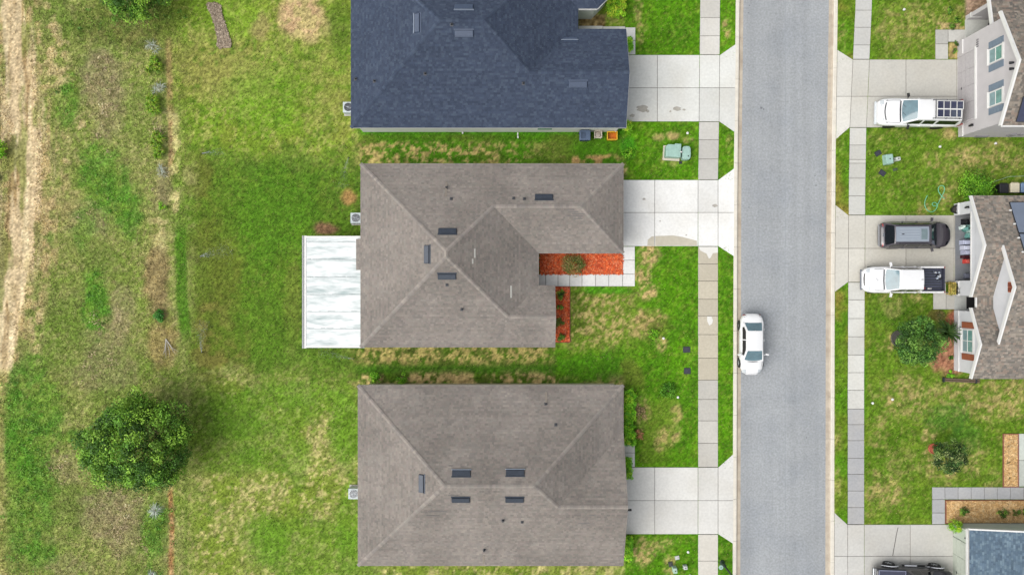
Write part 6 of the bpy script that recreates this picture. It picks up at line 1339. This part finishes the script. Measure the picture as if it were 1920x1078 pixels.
def lid(px, py, w, d, rz, label, col=C(52, 54, 64), group='meter lids in the lawns', cat='meter lid', h=.05):
    o = empty('meter_lid', (*G(px, py), gz(px, py) - .015), rz, label, cat, group); mb = MB(); mb.box((0, 0, h / 2), (w, d, h), taper=.94); mb.build('cover', M_obj, o, bevel=.008, color=col)
    mb = MB(); mb.box((0, 0, h + .004), (w * .7, d * .6, .01)); mb.build('plate', M_obj, o, color=tuple(v * 1.35 for v in col)); mb = MB(); mb.lathe([(.035, 0), (.035, .016)], (w * .2, 0, h), 10); mb.build('keyhole', M_black, o); return o
lid(1287, 655, .56, .46, .03, 'black meter lid nearer the white saloon, upper of two'); lid(1288, 695, .52, .48, -.02, 'black meter lid by the sidewalk, lower of two')
lid(1645, 288, .5, .38, .5, 'dark meter lid tilted beside the lawn sidewalk'); lid(1653, 325, .5, .4, -.6, 'dark meter lid below the little green utility box'); lid(1677, 318.5, .36, .22, .3, 'small dark lid near the pale pedestal', C(70, 84, 60))
for px, py, w, d, h, c_, lab in ((1660, 301, .56, .76, .55, None, 'small green utility box on the lawn across the street'), (1678, 300, .36, .3, .4, C(210, 216, 210), 'little pale pedestal beside the green utility box'), (1263, 1064, .32, .44, .5, C(186, 216, 200), 'pale green pedestal in the lawn near the lamp post'), (1283, 1060, .3, .3, .35, C(216, 222, 220), 'square white valve box near the lamp post')):
    o = empty('utility_box', (*G(px, py), gz(px, py)), .1, lab, 'utility box'); mb = MB(); mb.box((0, 0, h / 2), (w, d, h), taper=.92); mb.build('cabinet', M_metalbox if c_ is None else M_obj, o, bevel=.03, color=c_); mb = MB(); mb.box((0, 0, h + .015), (w * .8, d * .8, .03)); mb.build('lid', M_metalbox if c_ is None else M_obj, o, bevel=.01, color=tuple(v * .9 for v in c_) if c_ else None); mb = MB(); mb.box((0, 0, h + .035), (.07, .09, .02)); mb.build('latch', M_dark, o)
lid(1269, 1044, .34, .3, .2, 'round grey valve lid above the pale green pedestal', C(190, 194, 190)); lid(1257, 1056, .34, .4, .2, 'dark hole cover next to the pale green pedestal', C(58, 60, 60))
# little white clean-out caps on the lawns
for px, py, lab in ((1243, 634, 'white cap in the dry front lawn of the taupe house'), (1289, 1033, 'white cap near the valve lid by the lamp post sidewalk'), (1293, 1077, 'white cap at the lawn edge beside the lamp post'), (1634, 755, 'white cap next to the sidewalk across the street'), (1671, 748, 'white cap further into the lawn across the street'), (1693, 20, 'white cap in the lawn above the estate car'), (1760, 276, 'white cap near the estate car tail'), (1864, 270, 'white cap by the two-storey side wall'), (1270, 744, 'white cap near the spreading weed'), (1288, 251, 'curved white pipe scrap above the transformer')):
    o = empty('cleanout_pipe', (*G(px, py), gz(px, py) - .02), 0, lab, 'pipe', 'white caps dotted over the lawns'); mb = MB(); mb.tube((0, 0, 0), (0, 0, .10), .075, n=12); mb.build('pipe', M_white, o); mb = MB(); mb.lathe([(.09, 0), (.09, .03), (.03, .045)], (0, 0, .1), 14); mb.build('cap', M_white, o)
for px, py, lab in ((971, 257, 'white upright pipe in the side yard of the blue-grey roofed house'), (868, 249, 'white bent pipe against the wall of the blue-grey roofed house')):
    o = empty('drain_pipe', (*G(px, py), gz(px, py) - .02), 0, lab, 'pipe'); mb = MB(); mb.path([(0, .3, .02), (0, -.1, .05), (0, -.1, .25)], .045, 8); mb.build('pipe', M_white, o); mb = MB(); mb.tube((0, -.1, .25), (0, -.1, .29), .06, n=10); mb.build('cap', M_white, o)
# street lamp at the bottom edge
o = empty('street_lamp', (*G(1353, 1053), .1), 0, 'dark green lamp post in the verge near the kerb', 'street lamp'); mb = MB(); mb.lathe([(.19, 0), (.19, .1), (.13, .18), (.12, .7), (.08, .8)], n=14); mb.build('base', mat_once('lamp_green', C(36, 62, 50), rough=.5), o, smooth=False); mb = MB(); mb.tube((0, 0, .7), (0, 0, 5.4), .07, .05, 12); mb.build('pole', MATS['lamp_green'], o, smooth=True)
mb = MB(); mb.lathe([(.08, 5.4), (.2, 5.5), (.22, 5.55), (.16, 5.9), (.04, 6.0)], n=12); mb.build('lantern', MATS['lamp_green'], o); mb = MB(); mb.lathe([(.17, 5.52), (.13, 5.86)], n=12); mb.build('lamp_glass', M_headlamp, o)
o = empty('hand_hole_cover', (*G(1351, 1062), .1), 0, 'pale green cable cover at the foot of the lamp post', 'cable cover'); mb = MB(); mb.lathe([(.17, 0), (.17, .04), (.13, .05)], n=16); mb.build('cover', M_metalbox, o); mb = MB(); mb.lathe([(.03, .05), (.03, .06)], n=8); mb.build('bolt', M_dark, o)
# garden hose
def curve_tube(name, pts, r, m, label, cat, z=.13):
    cu = bpy.data.curves.new(name, 'CURVE'); cu.dimensions = '3D'; cu.bevel_depth = r; cu.bevel_resolution = 2; sp = cu.splines.new('NURBS'); sp.points.add(len(pts) - 1)
    for p, q in zip(sp.points, pts): x, y = G(q[0], q[1]); p.co = (x, y, (q[2] if len(q) > 2 else z), 1)
    sp.use_endpoint_u = True; sp.order_u = 4; t = bpy.data.objects.new('tmp', cu); COL.objects.link(t); dg = bpy.context.evaluated_depsgraph_get(); me = bpy.data.meshes.new_from_object(t.evaluated_get(dg)); bpy.data.objects.remove(t); me.materials.clear(); me.materials.append(m); o = bpy.data.objects.new(name, me); COL.objects.link(o); return T(o, label, cat)
M_hose = mat('hose', C(120, 204, 160), rough=.5, var=.06)
curve_tube('garden_hose', [(1737, 367), (1732, 376), (1731, 386), (1737, 396), (1745, 399), (1752, 395), (1757, 386), (1753, 380), (1747, 380), (1745, 384), (1750, 388), (1756, 385), (1761, 374), (1766, 365), (1770, 356), (1768, 349), (1762, 348), (1757, 352), (1757, 360), (1763, 368), (1769, 373)], .028, M_hose, 'looped pale green garden hose lying on the lawn', 'hose')
curve_tube('garden_hose', [(1860, 342), (1868, 339), (1876, 337), (1884, 333), (1895, 331), (1905, 332), (1925, 330)], .025, mat('hose_dull', C(150, 176, 140), rough=.6), 'dull green hose running past the bins by the bush', 'hose')
# things beside and inside the open garage
o = empty('planter_pot', (*G(1785, 394), gz(1785, 394)), 0, 'round black pot at the open garage corner', 'plant pot'); mb = MB(); mb.lathe([(.2, 0), (.28, .25), (.32, .42), (.33, .44), (.29, .44), (.26, .36), (.02, .35)], n=20); mb.build('pot', M_black, o, smooth=True); mb = MB(); mb.lathe([(.25, .355), (.02, .37)], n=14); mb.build('soil', mat_once('soil', C(60, 56, 52)), o)
for px, py, lab, a, b_ in ((1864, 357, 'black wheelie bin next to the rounded bush', C(24, 24, 28), C(36, 36, 40)), (1884, 356, 'cream wheelie bin between black and blue bins', C(216, 206, 176), C(228, 220, 194)), (1903, 356, 'blue wheelie bin in the bin row', C(100, 124, 156), C(122, 148, 182)), (1919, 357, 'navy wheelie bin at the end of the bin row', C(44, 48, 84), C(56, 60, 96))): bin_(px, py, lab, a, b_, .62, .66)
go = MB()
def clutter(name, label, cat, x, y, d, col, z=.14, rz=0, taper=.9, extra=None, parts=('body', 'lid')):
    o = empty(name, (x, y, z), rz, label, cat); mb = MB(); mb.box((0, 0, d[2] / 2), d, taper=taper); mb.build(parts[0], M_obj, o, bevel=.03, color=col); mb = MB(); mb.box((0, 0, d[2] + .01), (d[0] * .7 * taper, d[1] * .7 * taper, .03), rz=.1); mb.build(parts[1], M_obj, o, bevel=.01, color=extra or tuple(min(.8, v * 1.3) for v in col)); return o
clutter('tote_bag', 'black sack just inside the garage opening', 'bag', 33.85, 4.9, (.6, .4, .5), C(24, 24, 30), taper=.6)
rk = np.random.default_rng(9)
for k in range(12): clutter('storage_bag', ['pale teal bag piled inside the open garage', 'dark teal bag piled inside the open garage', 'white bag piled among teal ones in the garage', 'mid teal bag piled inside the open garage'][k % 4], 'bag', 33.6 + rk.uniform(0, .55), 3.85 + rk.uniform(-.1, .75), (rk.uniform(.25, .4), rk.uniform(.16, .28), rk.uniform(.2, .5)), [C(150, 200, 190), C(90, 140, 132), C(220, 238, 232), C(120, 180, 172)][k % 4], rz=rk.uniform(-.6, .6), taper=.7)['group'] = 'bags piled in the garage'
for k, (y, c_) in enumerate(((3.35, C(196, 202, 226)), (2.95, C(214, 218, 236)), (2.6, C(188, 192, 216)))): clutter('storage_box', ['lavender storage box next to the teal bags', 'pale storage box in the middle of the garage row', 'lilac storage box next to the red can'][k], 'box', 33.8 + .05 * k, y, (.75, .34, .55), c_, taper=.96)
clutter('tool_case', 'dark maroon case beside the red can', 'case', 33.85, 2.28, (.7, .22, .3), C(70, 26, 36)); clutter('fuel_can', 'red can on the garage floor', 'can', 33.85, 1.95, (.36, .34, .4), C(220, 78, 70), extra=C(236, 120, 108), parts=('tank', 'cap')); clutter('shoe_rack', 'low grey rack of shoes at the garage side', 'rack', 34.0, .85, (.5, .4, .25), C(120, 124, 140)); clutter('broom_box', 'dark tool bundle beside the maroon case', 'tools', 33.9, 2.05, (.2, .3, .3), C(50, 52, 56))
mb = MB(); mb.box((0, 0, .012), (.62, .9, .02)); mb.box((0, 0, .024), (.5, .75, .006), m=1); o = T(mb.build('doormat', [M_black, M_rubber]), 'black doormat at the white house porch', 'doormat'); o.location = (34.28, -1.15, .168)
# yellow wooden planter with plants
o = empty('garden_bench', (*G(1781, 541), gz(1781, 541)), 0, 'yellow slatted planter rack with dark foliage beside the pickup tail', 'planter')
for k in range(4): mb = MB(); mb.box((-.36 + .15 * k, 0, .42), (.11, .95, .04)); mb.build('slat', mat_once('yellow_wood', C(196, 172, 88), rough=.8, var=.25, scale=7), o)
for sx in (-.36, .12):
    for sy in (-.4, .4): mb = MB(); mb.box((sx, sy, .2), (.07, .07, .4)); mb.build('leg', MATS['yellow_wood'], o)
mb = MB(); mb.box((.33, 0, .25), (.36, .8, .5)); mb.build('trough', M_black, o, bevel=.02); r = np.random.default_rng(6); v, f, cc = leaf_cloud(np.stack([r.uniform(.18, .5, 16), r.uniform(-.4, .4, 16), r.uniform(.5, .7, 16)], -1), np.full(16, .14), 24, .1, [C(50, 62, 34), C(90, 92, 50), C(40, 50, 30)], r, bright=1.0); np_mesh('foliage', v, f, M_leaf, o, cc)
v, f, cc = leaf_cloud(np.stack([r.uniform(-.4, .1, 14), r.uniform(-.42, .42, 14), r.uniform(.46, .6, 14)], -1), np.full(14, .13), 22, .09, [C(190, 176, 84), C(150, 150, 70), C(214, 200, 110)], r, bright=1.3); np_mesh('foliage', v, f, M_leaf, o, cc)
# timber edging
x0, y0 = G(1766, 711); x1, y1 = G(1834, 714); o = empty('timber_edging', ((x0 + x1) / 2, (y0 + y1) / 2, .09), math.atan2(y1 - y0, x1 - x0), 'weathered timber edging lying beside the white house corner', 'timber')
L_ = math.hypot(x1 - x0, y1 - y0)
for k, (dy, h) in enumerate(((-.08, .12), (.07, .15))): mb = MB(); mb.box((0, dy, h / 2), (L_, .12, h)); mb.build('plank', M_wood, o, bevel=.01)
for sx in (-L_ / 2, L_ / 2 - .3): mb = MB(); mb.box((sx, 0, .1), (.08, .36, .2)); mb.build('stake', M_dark, o)
# sleeper / mulch strip in the back yard of the upper house
def strip(name, pts, label, cols, n, seed):
    r = np.random.default_rng(seed); mb = MB(); mb.poly([(*G(*p), .155) for p in pts][::-1]); mb.c = [cols[0]]; o = T(mb.build(name, M_red), label, 'mulch', kind='structure'); pl = [G(*p) for p in pts]; xs = [p[0] for p in pl]; ys = [p[1] for p in pl]; V = []; Cc = []
    while len(V) < n * 4:
        x, y = r.uniform(min(xs), max(xs)), r.uniform(min(ys), max(ys))
        if not pt_in(pl, x, y): continue
        a = r.uniform(0, 6.28); l, w = r.uniform(.04, .11), r.uniform(.02, .05); z = r.uniform(.16, .2); ca, sa = math.cos(a), math.sin(a)
        for p, q_ in ((-1, -1), (1, -1), (1, 1), (-1, 1)): V.append((x + ca * l * p - sa * w * q_, y + sa * l * p + ca * w * q_, z + .01 * p))
        c_ = np.array(cols[int(r.integers(len(cols)))]) * r.uniform(.7, 1.3); Cc += [c_] * 4
    ch = np_mesh('mulch_chips', V, np.arange(len(V)).reshape(-1, 4), M_red, o, np.clip(np.array(Cc), 0, .8)); ch['kind'] = 'stuff'
strip('mulch_strip', [(389, 9), (394, 7), (408, 8), (416, 14), (418, 30), (423, 45), (429, 62), (436, 84), (434, 92), (424, 90), (413, 93), (409, 86), (408, 66), (403, 46), (398, 30), (391, 18)], 'brown mulch strip in the back yard of the upper house', [C(158, 142, 122), C(140, 124, 106), C(178, 162, 142)], 900, 3)
# lawn sprinklers throwing water
def sprinkler(px, py, ang, L_, spread, n, label, seed):
    r = np.random.default_rng(seed); o = empty('sprinkler', (*G(px, py), gz(px, py)), ang, label, 'sprinkler', 'lawn sprinklers throwing water'); mb = MB(); mb.lathe([(.03, 0), (.03, .1), (.045, .1), (.045, .16), (.02, .17)], n=10); mb.build('riser', M_black, o); mb = MB(); mb.box((.03, 0, .17), (.06, .025, .025)); mb.build('nozzle', M_dark, o)
    t = r.uniform(0, 1, n) ** 1.5; a = r.normal(0, spread, n); d = t * L_; p = np.stack([d * np.cos(a), d * np.sin(a), .17 + 4 * .9 * t * (1 - t * .9) * .4 * L_ / 2 + r.normal(0, .06, n) * t], -1); p[:, 2] = np.maximum(p[:, 2], .03); sz = r.uniform(.006, .016, n)
    V = np.zeros((n, 4, 3)); dirs = np.array([(1, 0, -.5), (-.6, .8, -.5), (-.6, -.8, -.5), (0, 0, 1)])
    for k in range(4): V[:, k] = p + dirs[k] * sz[:, None] * np.array([2.0, 1, 1])
    F = np.array([(0, 1, 3), (1, 2, 3), (2, 0, 3), (0, 2, 1)]); FF = (np.arange(n)[:, None, None] * 4 + F[None]).reshape(-1, 3); s_ = np_mesh('spray', V.reshape(-1, 3), FF, M_water, o); s_['kind'] = 'stuff'
sprinkler(378, 481, .18, 2.6, .16, 800, 'sprinkler throwing water towards the white patio cover', 1); sprinkler(381, 660, 1.45, 2.4, .12, 700, 'sprinkler throwing water along the field edge', 2); sprinkler(382, 289, 0, 1.8, .12, 400, 'sprinkler with a thin low spray at the upper yard corner', 3)
sprinkler(655, 297, -1.75, 2.4, .12, 400, 'sprinkler spraying beside the upper eave corner of the taupe house', 4); sprinkler(664, 672, 2.9, 2.6, .10, 500, 'sprinkler spraying below the white patio cover', 5)
